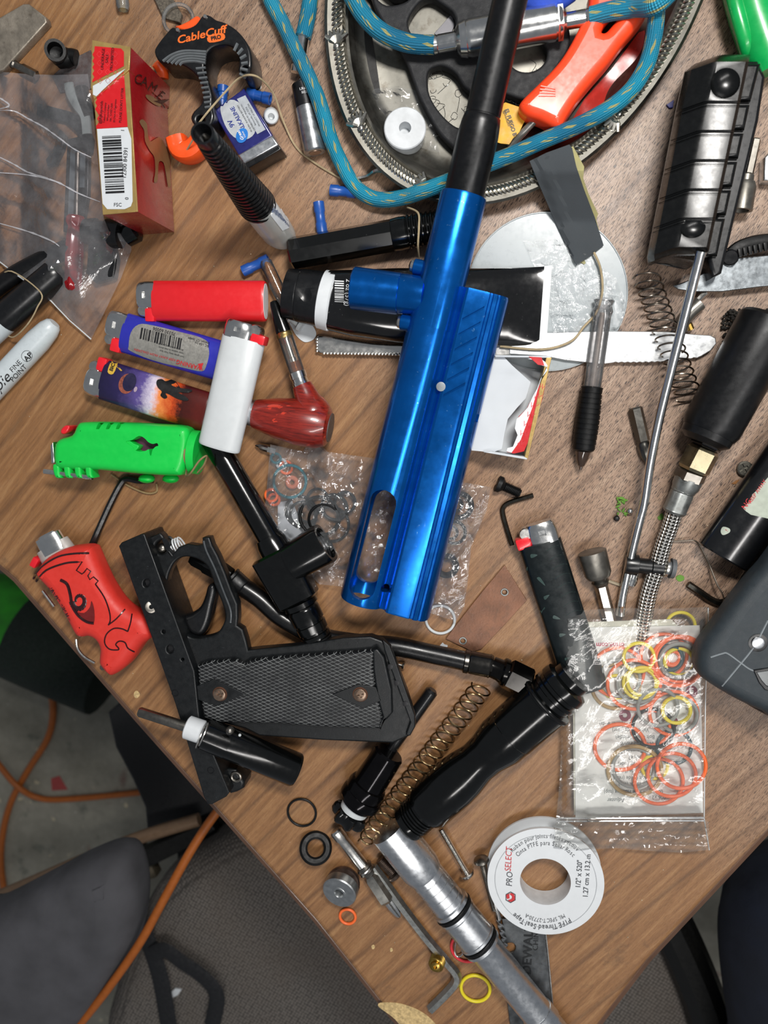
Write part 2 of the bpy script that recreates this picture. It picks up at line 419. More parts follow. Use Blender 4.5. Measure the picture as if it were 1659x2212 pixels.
def braidsteel_mat():
    t = NT('braid_steel'); a = t.new('ShaderNodeAttribute', attribute_name='tuv'); s = t.new('ShaderNodeSeparateXYZ'); t.l(a.outputs['Vector'], s.inputs[0])
    u, w_ = s.outputs[0], s.outputs[1]
    def wave(sgn): return t.math('SINE', t.math('ADD', t.math('MULTIPLY', u, 2*pi*7), t.math('MULTIPLY', w_, sgn)))
    d = t.math('MULTIPLY', wave(1500), wave(-1500)); f = t.ramp(d, [(.1, G(0)), (.45, G(1))])
    t.l(t.mix(f, lin('#e4e2dc'), lin('#3a3733')), t.b.inputs['Base Color']); t.b.inputs['Metallic'].default_value = .85; t.b.inputs['Roughness'].default_value = .3
    t.bump(t.math('MULTIPLY', d, -1.0), .8, .0008); return t.m
def checker_mat():
    t = NT('checkered_black')
    h = None
    for ang in (27, -20):
        v = t.map(t.map(t.obj, (1, 1, 1), (0, 0, radians(ang))), (1, 1, 1)); s = t.new('ShaderNodeSeparateXYZ'); t.l(v, s.inputs[0])
        q = t.math('ABSOLUTE', t.math('SINE', t.math('MULTIPLY', s.outputs[1], 1450)))
        h = q if h is None else t.math('MINIMUM', h, q)
    line = t.ramp(h, [(.05, G(1)), (.20, G(0))]); ws = t.ramp(t.noise(t.obj, 45, 6, .7), [(.3, G(.25)), (.62, G(1))])
    t.l(t.mix(t.math('MULTIPLY', line, ws), lin('#0a0c0f'), lin('#c4c8c8')), t.b.inputs['Base Color']); t.b.inputs['Roughness'].default_value = .5
    t.bump(line, .9, .0005); return t.m
def redwood_mat():
    t = NT('red_wood'); v = t.map(t.map(t.obj, (1, 1, 1), (0, 0, .12)), (60, 700, 300))
    c = t.ramp(t.noise(v, 1, 6, .7), [(.3, lin('#3a0f0c')), (.48, lin('#7c2018')), (.65, lin('#93291e'))])
    c = t.mix(t.ramp(t.noise(t.map(t.obj, (1, 3, 3)), 75, 3), [(.64, G(0)), (.66, G(1))]), c, lin('#c23a27'))
    t.l(c, t.b.inputs['Base Color']); t.b.inputs['Roughness'].default_value = .3; t.b.inputs['Coat Weight'].default_value = .5; return t.m
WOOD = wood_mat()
BLK = mat('black_anodized', '#060707', .17, 0, .05, 600, .2, coat=.15, spec=.45)
BLKM = mat('black_matte_metal', '#121315', .38, .35, .12, 3000, .2, spec=.5)
BLKP = mat('black_plastic', '#101113', .3, 0, .1, 1200, .2, wear=.25, wearc='#4e5254')
RUB = mat('black_rubber', '#0c0d0e', .45, 0, .1, 900, spec=.25)
FRM = mat('frame_black', '#0e1113', .42, .1, .15, 1200, .25, wear=.35, wearc='#5c6166')
BLUE = mat('blue_anodized', '#0761b8', .22, .8, .04, 400, .1, wear=.9, wearc='#8fd0ff', vs=60)
STEEL = mat('steel', '#d8d6d1', .26, 1, .05, 800, .1)
CHR = mat('chrome', '#e2e2e0', .2, 1, .03, 500, .06)
DSTEEL = mat('dark_steel', '#85817a', .34, 1, .15, 1500, .2)
ALU = mat('machined_aluminium', '#dadde0', .3, 1, .1, 900, .08)
GALV = mat('galvanised', '#8f9290', .42, .85, .3, 500, .2, dirt=.5)
WHT = mat('white_plastic', '#d6dadd', .32, 0, .03, 500, .04)
WHTG = mat('white_dirty', '#dfe2e4', .45, 0, .05, 500, .05, dirt=.12)
INK = mat('black_ink', '#0c0c10', .5, 0, 0, var=.05)
INKG = mat('grey_ink', '#3e4146', .6, 0, 0, var=.05)
INKR = mat('red_ink', '#c1272d', .5, 0, 0, var=.05)
INKW = mat('white_ink', '#e8eaec', .5, 0, 0, var=.03)
GOLD = mat('gold_print', '#8f6f4c', .4, .3, 0, var=.1)
BRASS = mat('brass', '#a98a45', .3, 1, .1, 900, .15)
SPR = mat('spring_brass', '#9c8664', .25, 1, .05)
SPRS = mat('spring_steel', '#8d8378', .25, 1, .05)
PLRED = mat('red_plastic', '#e0202c', .3, 0, .02, 500, .04, coat=.3)
ORG = mat('orange_rubber', '#ee6a2e', .42, 0, .02, 500, .06)
YEL = mat('yellow_rubber', '#e0cf25', .42, 0, .02, 500, .05)
GRY = mat('grey_rubber', '#8d9190', .5, 0, .02, 500, .05)
TAN = mat('tan_rubber', '#a88d5c', .5, 0, .02, 500, .05)
TEAL = mat('teal_rubber', '#17707c', .42, 0, .02, 500, .1)
CLRW = mat('milky_plastic', '#c9ced0', .3, 0, .02, 500, .05)
BRAID = hose_mat()
TWINE = mat('twine', '#a99878', .9, 0, .6, 3000, .2)
PAPER = mat('white_card', '#c6cbcf', .7, 0, .03, 400, .03)
FILM = film('clear_film', '#f6f6f6', .05, 1.3, .55, 55)
# ---------------------------------------------------------------- setting: floor and desk
solo('floor', None, None, box(V((0, 0, -.02)), V((1, 0, 0)), V((0, 1, 0)), Z, 1.6, 1.6, .02), concrete_mat(), kind='structure')
t = T('desk', 'brown wood-veneer desk with a worn glossy top and rounded edges', 'desk', V((0, 0, 0)))
pA = [at(-130, 1115), at(29, 1252), at(300, 1563), at(680, 1990), at(850, 2205), at(1040, 2420)]
pB = [at(1100, 2425), at(1290, 2222), at(1400, 2078), at(1659, 1800), at(1850, 1600)]
def dxy(p): return (p.x, p.y)
outl = [dxy(p) for p in pA]+[dxy(p) for p in pB]+[(.62, .05), (.62, .62), (-.62, .62), (-.62, -.02)]
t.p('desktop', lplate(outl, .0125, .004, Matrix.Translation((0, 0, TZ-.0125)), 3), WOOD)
EDGE = mat('edge_wood', '#5c4130', .4, 0, .2, 300, .2, vs=40, coat=.2)
def inset_line(ps, q=.0006): return [V((p.x, p.y, TZ-.0135)) for p in ps]
def band(ps, sgn):
    m = M(); ps = inset_line(ps)
    m = tube(ps, .0115, 12, cross=[(1.0*c[0]*.42, c[1]) for c in circ(12, .7)], up=Z); return m
t.p('edge_band', band(pA, 1), EDGE); t.p('edge_band', band(pB, 1), EDGE)
# black side panel under the desk, legs
DK = mat('black_panel', '#0b0d10', .6, 0, .2, 200, dirt=.2)
po = [(232, 1540), (248, 1615), (285, 1685), (312, 1745), (318, 1812), (470, 1760), (560, 1850), (700, 1700), (300, 1480)]
t.p('side_panel', plate(po, -420, -330, 4), DK)
for x, y in ((-.5, .05), (.55, .1), (.55, .55), (-.55, .55)):
    t.p('leg', box(V((x, y, (TZ-.025)/2)), V((1, 0, 0)), V((0, 1, 0)), Z, .03, .03, (TZ-.025)/2, .003), DK)
t.p('leg', box(at(560, 1700, -560)-V((0, 0, 0)), V((1, 0, 0)), V((0, 1, 0)), Z, .05, .03, .19, .003), DK)
# exposed chipboard wound at the corner
CHIP = mat('chipboard', '#c2a877', .95, 0, 1.0, 500, .35, vs=500)
solo('chipped_patch', 'pale bare chipboard patch where the veneer broke at the desk corner', 'chipped wood', plate(sm2([(816, 2172), (850, 2166), (890, 2176), (925, 2196), (955, 2230), (1000, 2290), (900, 2290), (862, 2212)]), -.4, .25, .1), CHIP)
# ---------------------------------------------------------------- below the desk
CORD = mat('orange_cord', '#9c5212', .55, 0, .05)
def cord(label, pts, r): return solo('extension_cord', label, 'cord', tube(path(pts, 10), r, 12), CORD, group='orange extension cords')
cord('orange cord coiled on the concrete floor, curving past the desk corner', [(60, 1390, -744), (95, 1460, -744), (114, 1520, -744), (105, 1590, -744), (60, 1665, -742), (25, 1730, -738), (6, 1800, -744), (2, 1870, -744), (14, 1960, -744)], .0058)
cord('orange cord running level across the floor towards the black side panel', [(-40, 1600, -744), (0, 1655, -733), (40, 1700, -730), (85, 1724, -744), (150, 1726, -744), (300, 1712, -744), (380, 1700, -744)], .0052)
cord('bright orange cord hanging from the desk edge across the chair', [(520, 1690, -150), (455, 1772, -135), (405, 1850, -125), (350, 1950, -120), (300, 2040, -118), (230, 2140, -118), (150, 2240, -125)], .0040)
solo('floor_tag', 'small red paper scrap lying on the concrete floor', 'paper scrap', plate([(110, 1682), (128, 1676), (146, 1706), (112, 1708)], -750, -749, .2), mat('red_scrap', '#8e3a38', .8))
GRN = mat('green_fabric', '#2c8a22', .85, 0, .5, 300, .5, vs=20)
t = T('duffel_bag', 'green and black striped fabric bag on the floor under the desk', 'bag', 20, 1380, -750)
t.p('bag_body', tube([at(-60, 1330, -640), at(-60, 1330, -640), at(10, 1345, -640), at(60, 1368, -640)], [.001, .075, .078, .078], 20, cap=False), GRN)
t.p('bag_end', tube([at(60, 1368, -640), at(105, 1388, -640), at(240, 1450, -640), at(250, 1455, -640)], [.078, .078, .074, .01], 20), mat('dark_green_fabric', '#0e1c14', .85, 0, .5, 300, .3))
# chair
UPH = weave_mat('chair_weave', '#77716b', '#3c3936', 290); ARM = mat('arm_fabric', '#47474b', .95, 0, .6, 1200, .25, vs=30)
t = T('desk_chair', 'dark grey upholstered chair with padded arm beside the desk corner', 'chair', 600, 2300, -750)
so = sm2([(215, 2300), (235, 2150), (275, 2030), (330, 1930), (430, 1850), (560, 1800), (900, 1800), (1200, 1880), (1425, 1960), (1480, 2060), (1530, 2212), (1560, 2500), (900, 2700), (300, 2600)], 8)
t.p('seat', plate(so, -350, -270, 30, 5), UPH)
t.p('armrest', plate(sm2([(-160, 2030), (-60, 2000), (60, 1940), (150, 1893), (212, 1874), (252, 1890), (272, 1940), (276, 2010), (262, 2080), (225, 2150), (170, 2230), (60, 2340), (-160, 2330)], 8), -175, -105, 30, 6), ARM)
t.p('arm_tube', tube(path([(-60, 1960, -290), (60, 1910, -290), (180, 1858, -290), (300, 1810, -300), (430, 1770, -310)]), .0075, 12), mat('brown_tube', '#7a624c', .45, .2, .1))
t.p('frame_rail', plate([(215, 1880), (450, 1775), (470, 1800), (240, 1915)], -330, -312, 1), mat('black_rail', '#141413', .5, .4, .1))
t.p('frame_rail', tube(path([(1440, 1975, -262), (1480, 2060, -262), (1520, 2160, -262), (1560, 2290, -262)]), .022, 10), mat('black_rail', '#141413'))
t.p('pedestal', lathe(at(800, 2300, -750), at(800, 2300, -340), [(0, 150), (.05, 150), (.06, 30), (1, 30)], 20, px=True), mat('black_rail', '#141413'))
t.p('bracket', box(at(290, 1885, -335), V((.9, .4, 0)).normalized(), V((-.4, .9, 0)).normalized(), Z, .03, .012, .008, .002), mat('rusty', '#5e5748', .6, .5, .4, dirt=.8))
t.p('arm_post', box(at(120, 2080, -430), V((1, 0, 0)), V((0, 1, 0)), Z, .02, .03, .26, .003), mat('black_rail', '#141413'))
STR = mat('black_strap', '#101216', .85, 0, .4, 900)
solo('strap', 'black webbing strap looped on the chair seat below the desk edge', 'strap', tube(path([(300, 1985, -262), (330, 2060, -262), (350, 2130, -262), (368, 2240, -262)], 8), .010, 8, cross=[(a, b*.25) for a, b in circ(10)], up=Z).join(tube(path([(330, 2062, -258), (356, 2052, -256), (392, 2078, -256), (436, 2108, -256), (468, 2150, -257), (458, 2215, -260)], 8), .009, 8, cross=[(a, b*.3) for a, b in circ(10)], up=Z)), STR)
solo('paint_chip', 'pale flake lying on the chair seat beside the strap', 'flake', plate([(362, 2150), (378, 2136), (392, 2138), (384, 2150), (368, 2158)], -270, -268, .3), PAPER)
# knee
NAVY = mat('navy_denim', '#0a1222', .9, 0, .5, 900, .3, vs=30)
t = T('person', "person's leg in dark navy trousers beside the desk edge", 'person', 1720, 2100, -750)
leg = tube(cr_([at(1830, 2700, -200), at(1815, 2500, -190), at(1780, 2250, -175), at(1762, 2080, -170), at(1762, 2000, -185), at(1775, 1975, -250), at(1780, 1960, -400), at(1780, 1940, -560), at(1780, 1930, -700)], 6), [.085-.0000*i for i in range(12)]+[.078]*12+[.074]*6+[.070]*6+[.062]*6+[.055]*7, 22)
t.p('trouser_leg', leg, NAVY)
t.p('shoe', tube(cr_([at(1730, 2000, -720), at(1730, 1950, -715), at(1728, 1880, -715), at(1726, 1800, -722), at(1724, 1770, -730)], 5), [.03+.012*sin(pi*i/20) for i in range(21)], 14, up=Z), STR)
# ---------------------------------------------------------------- oval tray
TRAY = mat('tray_silver', '#c9c6bc', .27, 1, .25, 260, .18, vs=70, dirt=.35)
def tray_pt(u, ins, h, du=0): 
    a, b = 600-ins, 399-ins; return at(1140+a*cos(u)*.404+b*sin(u)*.915, -129-a*cos(u)*.915+b*sin(u)*.404, h)
prof = [(110, 1.2), (75, 4.5), (50, 13), (0, 12.6), (-1, 13.5), (5, 15), (14, 14.6), (38, 13.5), (45, 15), (51, 14.2), (64, 8), (82, 4.5), (100, 3), (130, 2.6), (250, 2.6), (380, 2.6)]
N = 120; mt = M(); vs = []; fs = []
for ins, h in prof: vs += [tray_pt(2*pi*i/N, ins, h) for i in range(N)]
for k in range(len(prof)-1):
    for i in range(N): fs.append((k*N+i, k*N+(i+1) % N, (k+1)*N+(i+1) % N, (k+1)*N+i))
fs.append(tuple((len(prof)-1)*N+i for i in range(N))); fs.append(tuple(reversed(range(N))))
mt.add(vs, fs)
t = T('oval_tray', 'large oval silver serving tray with a rope-twist border', 'tray', 1000, 100, 0)
t.p('tray_body', mt, mat('tray_base_silver', '#75736c', .42, 1, .5, 200, .3, vs=45, dirt=.7))
rp = M(); shell_u = []
NB = 300
us = [2*pi*i/NB for i in range(NB)]; shells = []
def rope_near(px, py): return min(us, key=lambda u: (tray_pt(u, 25, 14)-at(px, py, 14)).length)
SH = [rope_near(727, 82), rope_near(770, 258), rope_near(902, 408), rope_near(1322, 265)]
for u in us:
    p = tray_pt(u, 25, 14.4); q = tray_pt(u+.01, 25, 14.4)
    if (p-CAM).dot(FWD) < 0: continue
    tg = (q-p).normalized(); sd = tg.cross(Z); ax = (sd+tg*.75).normalized()
    if min(abs(u-s) for s in SH) < .03: continue
    rp.join(tube([p-ax*.0042-Z*.0012, p-ax*.002+Z*.0006, p+Z*.0012, p+ax*.002+Z*.0006, p+ax*.0042-Z*.0012], [.0004, .0009, .0012, .0009, .0004], 6))
t.p('rope_border', rp, TRAY, kind='stuff')
for s in SH:
    p = tray_pt(s, 25, 14.2); tg = (tray_pt(s+.01, 25, 14.2)-p).normalized(); m = M()
    for k in range(6):
        a = -.9+k*.36; d = (tg*cos(a)+tg.cross(Z)*sin(a))
        m.join(tube([p-tg*.004, p-tg*.004+d*.004+Z*.0012, p-tg*.004+d*.008+Z*.0004], [.0007, .0017, .0010], 6))
    m.join(sphere(p-tg*.0055+Z*.001, .0022)); t.p('shell_ornament', m, TRAY)
# engraved scrolls on the base
sg = M(); LINE = mat('engraving', '#e6e6e2', .25, 1)
for k in range(70):
    x, y = rnd(930, 1180), rnd(110, 300)
    if k < 46:
        sg.join(tube([at(x+rnd(5, 9)*cos(a*.5), y+8*sin(a*.5), 2.65) for a in range(random.choice((7, 13)))], .00016, 4))
    else: sg.join(tube(path([(x, y, 2.65), (x+rnd(-20, 20), y+rnd(5, 20), 2.65), (x+rnd(-20, 20), y+rnd(20, 40), 2.65)], 4), .00016, 4))
t.p('engraving', sg, LINE, kind='stuff')

for x, y, r in ((295, 1500, 8), (806, 2046, 5), (845, 2052, 4), (1025, 1990, 3)):
    solo('wood_filler_spot', 'pale filler spot in the bare wood, ' + {295: 'left of the grip frame rail', 806: 'left of two near the brass fitting', 845: 'right of two near the brass fitting', 1025: 'beside the silver bolt'}[x], 'spot', plate(sm2([(x+r*cos(a)*rnd(.6, 1), y+r*sin(a)*rnd(.8, 1.2)) for a in (0, 1, 2, 3, 4, 5)], 3), -.2, .12, .05), CHIP)
# ================================================================ top left
STONE = mat('worn_bar', '#8c8478', .45, .5, .6, 900, .35, vs=90, dirt=.6)
solo('metal_bar', 'dirty worn grey metal bar in the corner above the clear bag', 'metal bar', plate([(-40, 60), (50, 8), (62, 8), (98, 36), (101, 48), (8, 150), (-60, 170)], 0, 6, .8), STONE)
def hexbit(name, label, a, b, r, tip, mt, hexlen=.6, group=None):
    t = T(name, label, 'bit', (a+b)/2-V((0, 0, (a.z-TZ))))
    t.p('shank', lathe(a, a.lerp(b, hexlen), [(0, r*.8), (.04, r), (.94, r), (1, r*.75)], 6), mt)
    t.p('tip', lathe(a.lerp(b, hexlen-.02), b, tip, 10), mt); return t
hexbit('hex_bit', 'small dark hex bit poking out between metal bar and clear bag', at(80, 165, 3), at(22, 135, 3), 11, [(0, 8), (.5, 8), (.6, 10), (1, 9)], DSTEEL)
t = T('elbow_boot', 'small black rubber elbow boot between metal bar and cigarette pack', 'boot', 140, 130)
t.p('mouth', lathe(at(128, 126, 4), at(119, 108, 19), [(0, 17), (.6, 18), (.8, 22), (1, 22), (1, 16), (.5, 15), (.45, 1)], 24), RUB)
t.p('body', tube(path([(128, 130, 5), (140, 128, 5.5), (152, 122, 5), (165, 125, 4.5)]), [.0048]*8+[.0052]*8+[.0045]*9, 18), RUB)
solo('plastic_nub', 'tiny yellowed translucent cap lying at the top edge of the desk', 'plastic nub', lathe(at(262, -25, 4), at(266, 22, 4), [(0, 13), (.8, 14), (1, 11), (1, 9), (.2, 10)], 18), film('amber_film', '#e6d9b0', .2, 1, .4, 60))
solo('resin_sheet', 'brownish translucent plastic piece under the corner of the clear bag', 'plastic piece', plate([(112, 165), (150, 130), (195, 108), (204, 140), (210, 190), (130, 200)], 0, 1.2, .2), film('resin', '#c9a878', .12, 1, .5, 90))
# contents of the large clear bag
GREYP = mat('grey_plastic', '#5b6468', .4, 0, .1, 900)
def tb(name, label, cat, pts, r, mt, cross=None, **k): return solo(name, label, cat, tube(path(pts), r*.00029, 12, cross=cross), mt, **k)
solo('velcro_strip', 'fuzzy black L-shaped strip seen through the clear bag', 'strip', plate([(80, 222), (150, 240), (182, 255), (200, 300), (196, 330), (178, 320), (165, 285), (140, 262), (78, 248)], .6, 4, .5), mat('velcro', '#14171a', .9, 0, 1, 1500))
solo('black_clip', 'short black plastic clip lying left of the rail inside the clear bag', 'clip', plate([(128, 278), (140, 292), (135, 318), (118, 355), (102, 358), (98, 345), (115, 320), (122, 295)], .6, 5, .6), BLKP)
t = T('black_rail', 'long dark plastic rail above the red screwdriver inside the clear bag', 'rail', 165, 400)
t.p('rail_body', plate([(145, 300), (192, 290), (190, 420), (176, 500), (136, 500), (140, 420)], .6, 4.5, .6), BLKP)
t.p('rail_slot', plate([(152, 320), (164, 320), (158, 470), (146, 470)], 4.5, 5.2, .2), GREYP); t.p('rail_slot', plate([(172, 330), (184, 330), (182, 405), (170, 405)], 4.5, 5.2, .2), GREYP)
tb('grey_lever', 'curved grey plastic lever at the top of the clear bag', 'lever', [(148, 180, 6), (152, 200, 6.5), (165, 225, 6.5), (183, 250, 6), (188, 290, 6)], 11, mat('pale_lever', '#8f9a98', .4), cross=[(a, b*.4) for a, b in circ(10)])
tb('dark_tube_scrap', 'dark blue-black plastic scrap beside the pack under the clear bag', 'scrap', [(176, 190, 5), (182, 215, 5), (196, 250, 5)], 14, BLKP)
HAND = mat('red_acetate', '#a3141c', .15, 0, 0, trans=.35, coat=.5)
t = T('screwdriver', 'small screwdriver with a translucent red handle inside the clear bag', 'screwdriver', 164, 550)
t.p('handle', lathe(at(165, 466, 6.5), at(158, 628, 6.5), [(0, 15), (.03, 19), (.1, 20), (.16, 15), (.22, 17), (.4, 19), (.9, 18), (.97, 15), (1, 10)], 24, cross=[(c[0]*(1+.06*cos(8*pi*2*i/32)), c[1]*(1+.06*cos(8*pi*2*i/32))) for i, c in enumerate(circ(32))]), HAND)
t.p('shaft', lathe(at(165, 470, 6.5), at(168, 330, 5.8), [(0, 5), (1, 5)], 10), DSTEEL)
hm = lathe(at(165, 466, 6.5), at(158, 628, 6.5), [(0, 17), (1, 18)], 24)
t.p('lettering', text(hm, 'CRAFTSMAN', 8.5, 172, 545, -93, shear=.3).join(text(hm, 'EVP', 7, 167, 596, -93)), INKW)
solo('drill_chuck_part', 'black grooved part lying right of the red screwdriver handle', 'plastic part', lathe(at(185, 500, 8), at(262, 508, 8), [(0, 26), (.3, 30), (.32, 26), (.6, 26), (.62, 31), (1, 28)], 20), BLKP)
t = T('metal_tipped_part', 'black part with bright metal nut under the cigarette pack corner', 'fitting', 268, 498)
t.p('nut', lathe(at(266, 482, 6), at(268, 520, 6), [(0, 8), (.1, 12), (.9, 12), (1, 8)], 6), CHR)
t.p('sleeve', lathe(at(272, 512, 7), at(298, 496, 7), [(0, 22), (.8, 24), (1, 18)], 16), BLK)
solo('socket_holder', 'black block beside the red handle under the bag film', 'block', plate([(190, 520), (240, 512), (252, 560), (246, 600), (205, 612), (185, 590)], .5, 7, 1.5), BLKP)
# markers
def marker(label, a, b, r, mt, capmt, group='permanent markers'):
    t = T('marker', label, 'marker', (a+b)/2-Z*(a.z-TZ), group=group); return t
t = marker('grey-white felt marker with black print lying at the left edge', at(60, 790, 6), at(0, 860, 6), 1, None, None)
mk = lathe(at(118, 698, 6), at(-120, 950, 6), [(0, 12), (.012, 17), (.05, 22), (.12, 25), (.14, 26), (.9, 27), (1, 20)], 28)
t.p('body', mk, mat('marker_grey', '#c3ccd0', .35, 0, .03, 400, .04, dirt=.15))
t.p('lettering', text(mk, 'FINE', 11, 34, 791, 46).join(text(mk, 'POINT', 11, 40, 806, 46)).join(text(mk, 'Sharpie', 24, -16, 846, 46, shear=.35)).join(text(mk, 'AP', 12, 61, 771, 46, bold=.03)), INK)
t.p('seal', _drop(mk, *fill2d([ellpx(58, 769, 12, 12), ellpx(58, 769, 11, 11)], 4)), INKG)
t = marker('big black marker with a grey-white band half under the bag', at(60, 640, 8), at(0, 700, 8), 1, None, None)
t.p('cap', lathe(at(128, 585, 8), at(8, 690, 8), [(0, 24), (.06, 30), (.9, 33), (1, 32)], 28), BLKP)
t.p('body', lathe(at(14, 684, 8), at(-90, 780, 8), [(0, 31), (.1, 31), (1, 30)], 28), mat('marker_grey', '#c3ccd0'))
tb('black_rod', 'round black rod under the clear bag above the big marker', 'rod', [(-30, 640, 6), (40, 590, 6), (140, 540, 6), (150, 534, 6)], 20, BLKM)
solo('twine', 'thin loose twine trailing off the black marker at the left edge', 'twine', tube(path([(-5, 603, 5), (25, 586, 14), (88, 632, 19), (80, 665, 19), (60, 700, 18), (30, 728, 8), (8, 722, 5), (-5, 740, 4)], 6), .00045, 6), TWINE, group='twine strands')
# the bag itself
def bagh(x, y):
    d = max(0, 1-abs(x-165)/120)*max(0, 1-abs(y-430)/330)
    r = noise.noise(V((x*.013, y*.013, 3)))*3+noise.noise(V((x*.035, y*.02, 9)))*1.4
    # sharp folds
    f1 = abs((y-355)-(x-0)*.62+10*sin(x*.03)); f2 = abs((y-350)-(x)*.42-60); 
    rid = max(0, 1-f1/18)*3.5+max(0, 1-abs((y-225)-x*.62)/14)*4+max(0, 1-f2/16)*3
    e = min(1, max(0, (735-y)/200))
    mk2 = 17*max(0, 1-abs((y-630)+(x-50)*.86)/95)*(1 if x < 175 else 0)*max(0, min(1, (190-x)/40))
    return max(.6, mk2, 3+(14*min(1, d*2.2)+r*1.2+rid)*max(.12, e))
so = [(-60, 150), (60, 160), (120, 162), (190, 160), (200, 230), (210, 330), (224, 470), (236, 500), (282, 508), (284, 540), (262, 600), (197, 733), (110, 650), (0, 566), (-60, 530)]
t = T('plastic_bag', 'large crumpled clear plastic bag of small tools, pointed corner towards the lighters', 'bag', 110, 420)
bf_ = t.p('film', sheet(so, bagh, 7), film('bag_film', '#f4f1f4', .10, 2.6, .6, 30, .13, '#f2f2f6'))
t.p('seam', tube([at(x, y, bagh(x, y)+.3) for x, y in [(197, 733), (150, 692), (110, 650), (50, 604), (0, 566), (-60, 530)]], .0004, 5), CLRW, bf_)
CRS = mat('crease_highlight', '#e9e9ee', .12, 0, 0, trans=.5, coat=.5)  # pale tubes along the folds paint in the film's highlights
for l in ([(-20, 200), (0, 212), (20, 228), (-4, 236)], [(-10, 238), (30, 240), (60, 256), (95, 275), (130, 300), (160, 322), (197, 340)], [(-10, 335), (30, 355), (60, 372), (102, 384)], [(-20, 372), (60, 378), (120, 392), (170, 418), (216, 436)], [(-10, 480), (60, 500), (110, 520), (128, 532)]):
    pts = sm2(l, 5, False); n_ = len(pts)
    t.p('crease_glint', tube([at(x, y, bagh(x, y)+.25) for x, y in pts], [.0001+.00055*abs(sin(i*1.3))*sin(pi*i/max(1, n_-1))+.0001 for i in range(n_)], 6), CRS, bf_)
# ---------------------------------------------------------------- cigarette pack lying on its narrow side
RED = mat('pack_red', '#c4161d', .35, 0, .02, 500, .05, coat=.4); GOLDC = mat('pack_gold', '#b79a5e', .35, .55, .03, 300, .08, coat=.2)
def slab(corn, h1, h0, bev=.6):
    """box from its 4 top corners (px) given at h1, straight down to h0"""
    return plate(corn, h0, h1, bev, 1)
t = T('cigarette_pack', 'closed red and gold cigarette pack standing on its long narrow side', 'cigarette pack', 330, 330)
H = 54
top = [(199, 87), (281, 101), (297, 456), (222, 463)]
pk = slab([(198, 150), (278, 148), (297, 457), (222, 464)], H, 1.5, .4)
pg = plate([(198, 150), (278, 148), (297, 457), (222, 464)], H-1, H+.05, .2)
lid = slab([(199, 86), (281, 101), (279, 150), (203, 214), (196, 188)], H+1.2, 1.0, .4)
t.p('box', pk, mat('pack_red_face', '#8f171c', .28, 0, .02, 500, .1, coat=.5)); t.p('gold_side', pg, GOLDC); lo = t.p('lid', lid, mat('pack_red_face', '#8f171c')); t.p('lid_top', plate([(199, 86), (281, 101), (279, 150), (203, 214), (196, 188)], H, H+1.25, .2), GOLDC, lo)
sh = [(203, 190), (267, 150), (270, 160), (203, 214)]
t.p('torn_liner', decal(pk.join(lid), [(201, 186), (272, 149), (202, 214)], 8, .0003), PAPER)
red1 = [(205, 100), (262, 105), (268, 112), (268, 143), (192, 182), (198, 112)]
t.p('red_panel', decal(pk, red1, 8, .0002).join(decal(pk, [(202, 214), (268, 155), (276, 274), (209, 279)], 8, .0002)), RED)
t.p('barcode_panel', decal(pk, [(210, 279), (276, 275), (284, 300), (287, 435), (283, 446), (270, 452), (232, 452), (222, 440)], 8, .0002), PAPER)
ink = M(); y = 295; k = 0
random.seed(3)
while y < 420:
    wd = random.choice((1.2, 1.2, 2, 3, 4.5)); f = (y-295)/125
    x0 = 221+f*8; x1 = 262+f*8
    ink.join(_drop(pk, [(x0, y), (x1, y-2), (x1, y-2+wd), (x0, y+wd)], [(0, 1, 2, 3)], .0004)); y += wd+random.choice((1.3, 1.6, 2.4, 3.2))
ink.join(text(pk, '12300 84391', 9.5, 271, 352, 86, eps=.0004)).join(text(pk, '1', 8, 266, 282, 86, eps=.0004)).join(text(pk, '0', 8, 275, 429, 86, eps=.0004)).join(text(pk, 'FSC', 8, 255, 443, 0, eps=.0004))
for s, x, y, z in (('UNDERAGE', 223, 128, 6.5), ('SALE', 232, 127, 6.5), ('PROHIBITED', 243, 128, 6.5), ('@RJReynolds', 219, 243, 6.5), ('Tobacco Company', 227, 244, 4.2), ('Winston-Salem', 234, 244, 4.2), ('NC 27102 USA', 241, 243, 4.5), ('20 Class A Cigarettes', 249, 240, 4.2), ('PLEASE DON\'T LITTER', 263, 228, 5.6)):
    ink.join(text(pk, s, z, x, y, 86, eps=.0004))
t.p('printing', ink, INK)
dm = M()
for i in range(9):
    for j in range(3):
        x = 215+j*17+i*.6; y = 118+i*19
        if 180 < y < 214 or y > 265: continue
        dm.join(_drop(pk, *fill2d([[(x, y-7), (x+6, y), (x, y+7), (x-6, y)], [(x, y-5.6), (x+4.8, y), (x, y+5.6), (x-4.8, y)]], 9), .0003))
t.p('diamond_print', dm, mat('pack_red_light', '#d83a41', .35))
# large face (towards the right)
fm = pk
cm = sm2([(300, 262), (307, 258), (316, 268), (317, 282), (322, 305), (334, 300), (345, 296), (355, 312), (362, 330), (366, 352), (366, 380), (368, 400), (362, 403), (358, 380), (352, 352), (342, 350), (340, 375), (338, 392), (331, 392), (334, 370), (332, 340), (322, 325), (312, 305), (310, 282), (303, 270)], 3)
t.p('animal_print', decal(pk, cm, 7, .0004), GOLD)
cl = M()
for c, x, y, a in (('C', 297, 172, -8), ('A', 311, 177, -14), ('M', 328, 190, -30), ('E', 345, 207, -42), ('L', 358, 224, -55)): cl.join(text(pk, c, 22, x, y, a, eps=.0004, sx=.8))
t.p('brand_print', cl, mat('brown_ink', '#37120f', .5)); t.p('brand_print', decal(pk, ellpx(330, 217, 20, 6, -35), 6, .0004), GOLD)
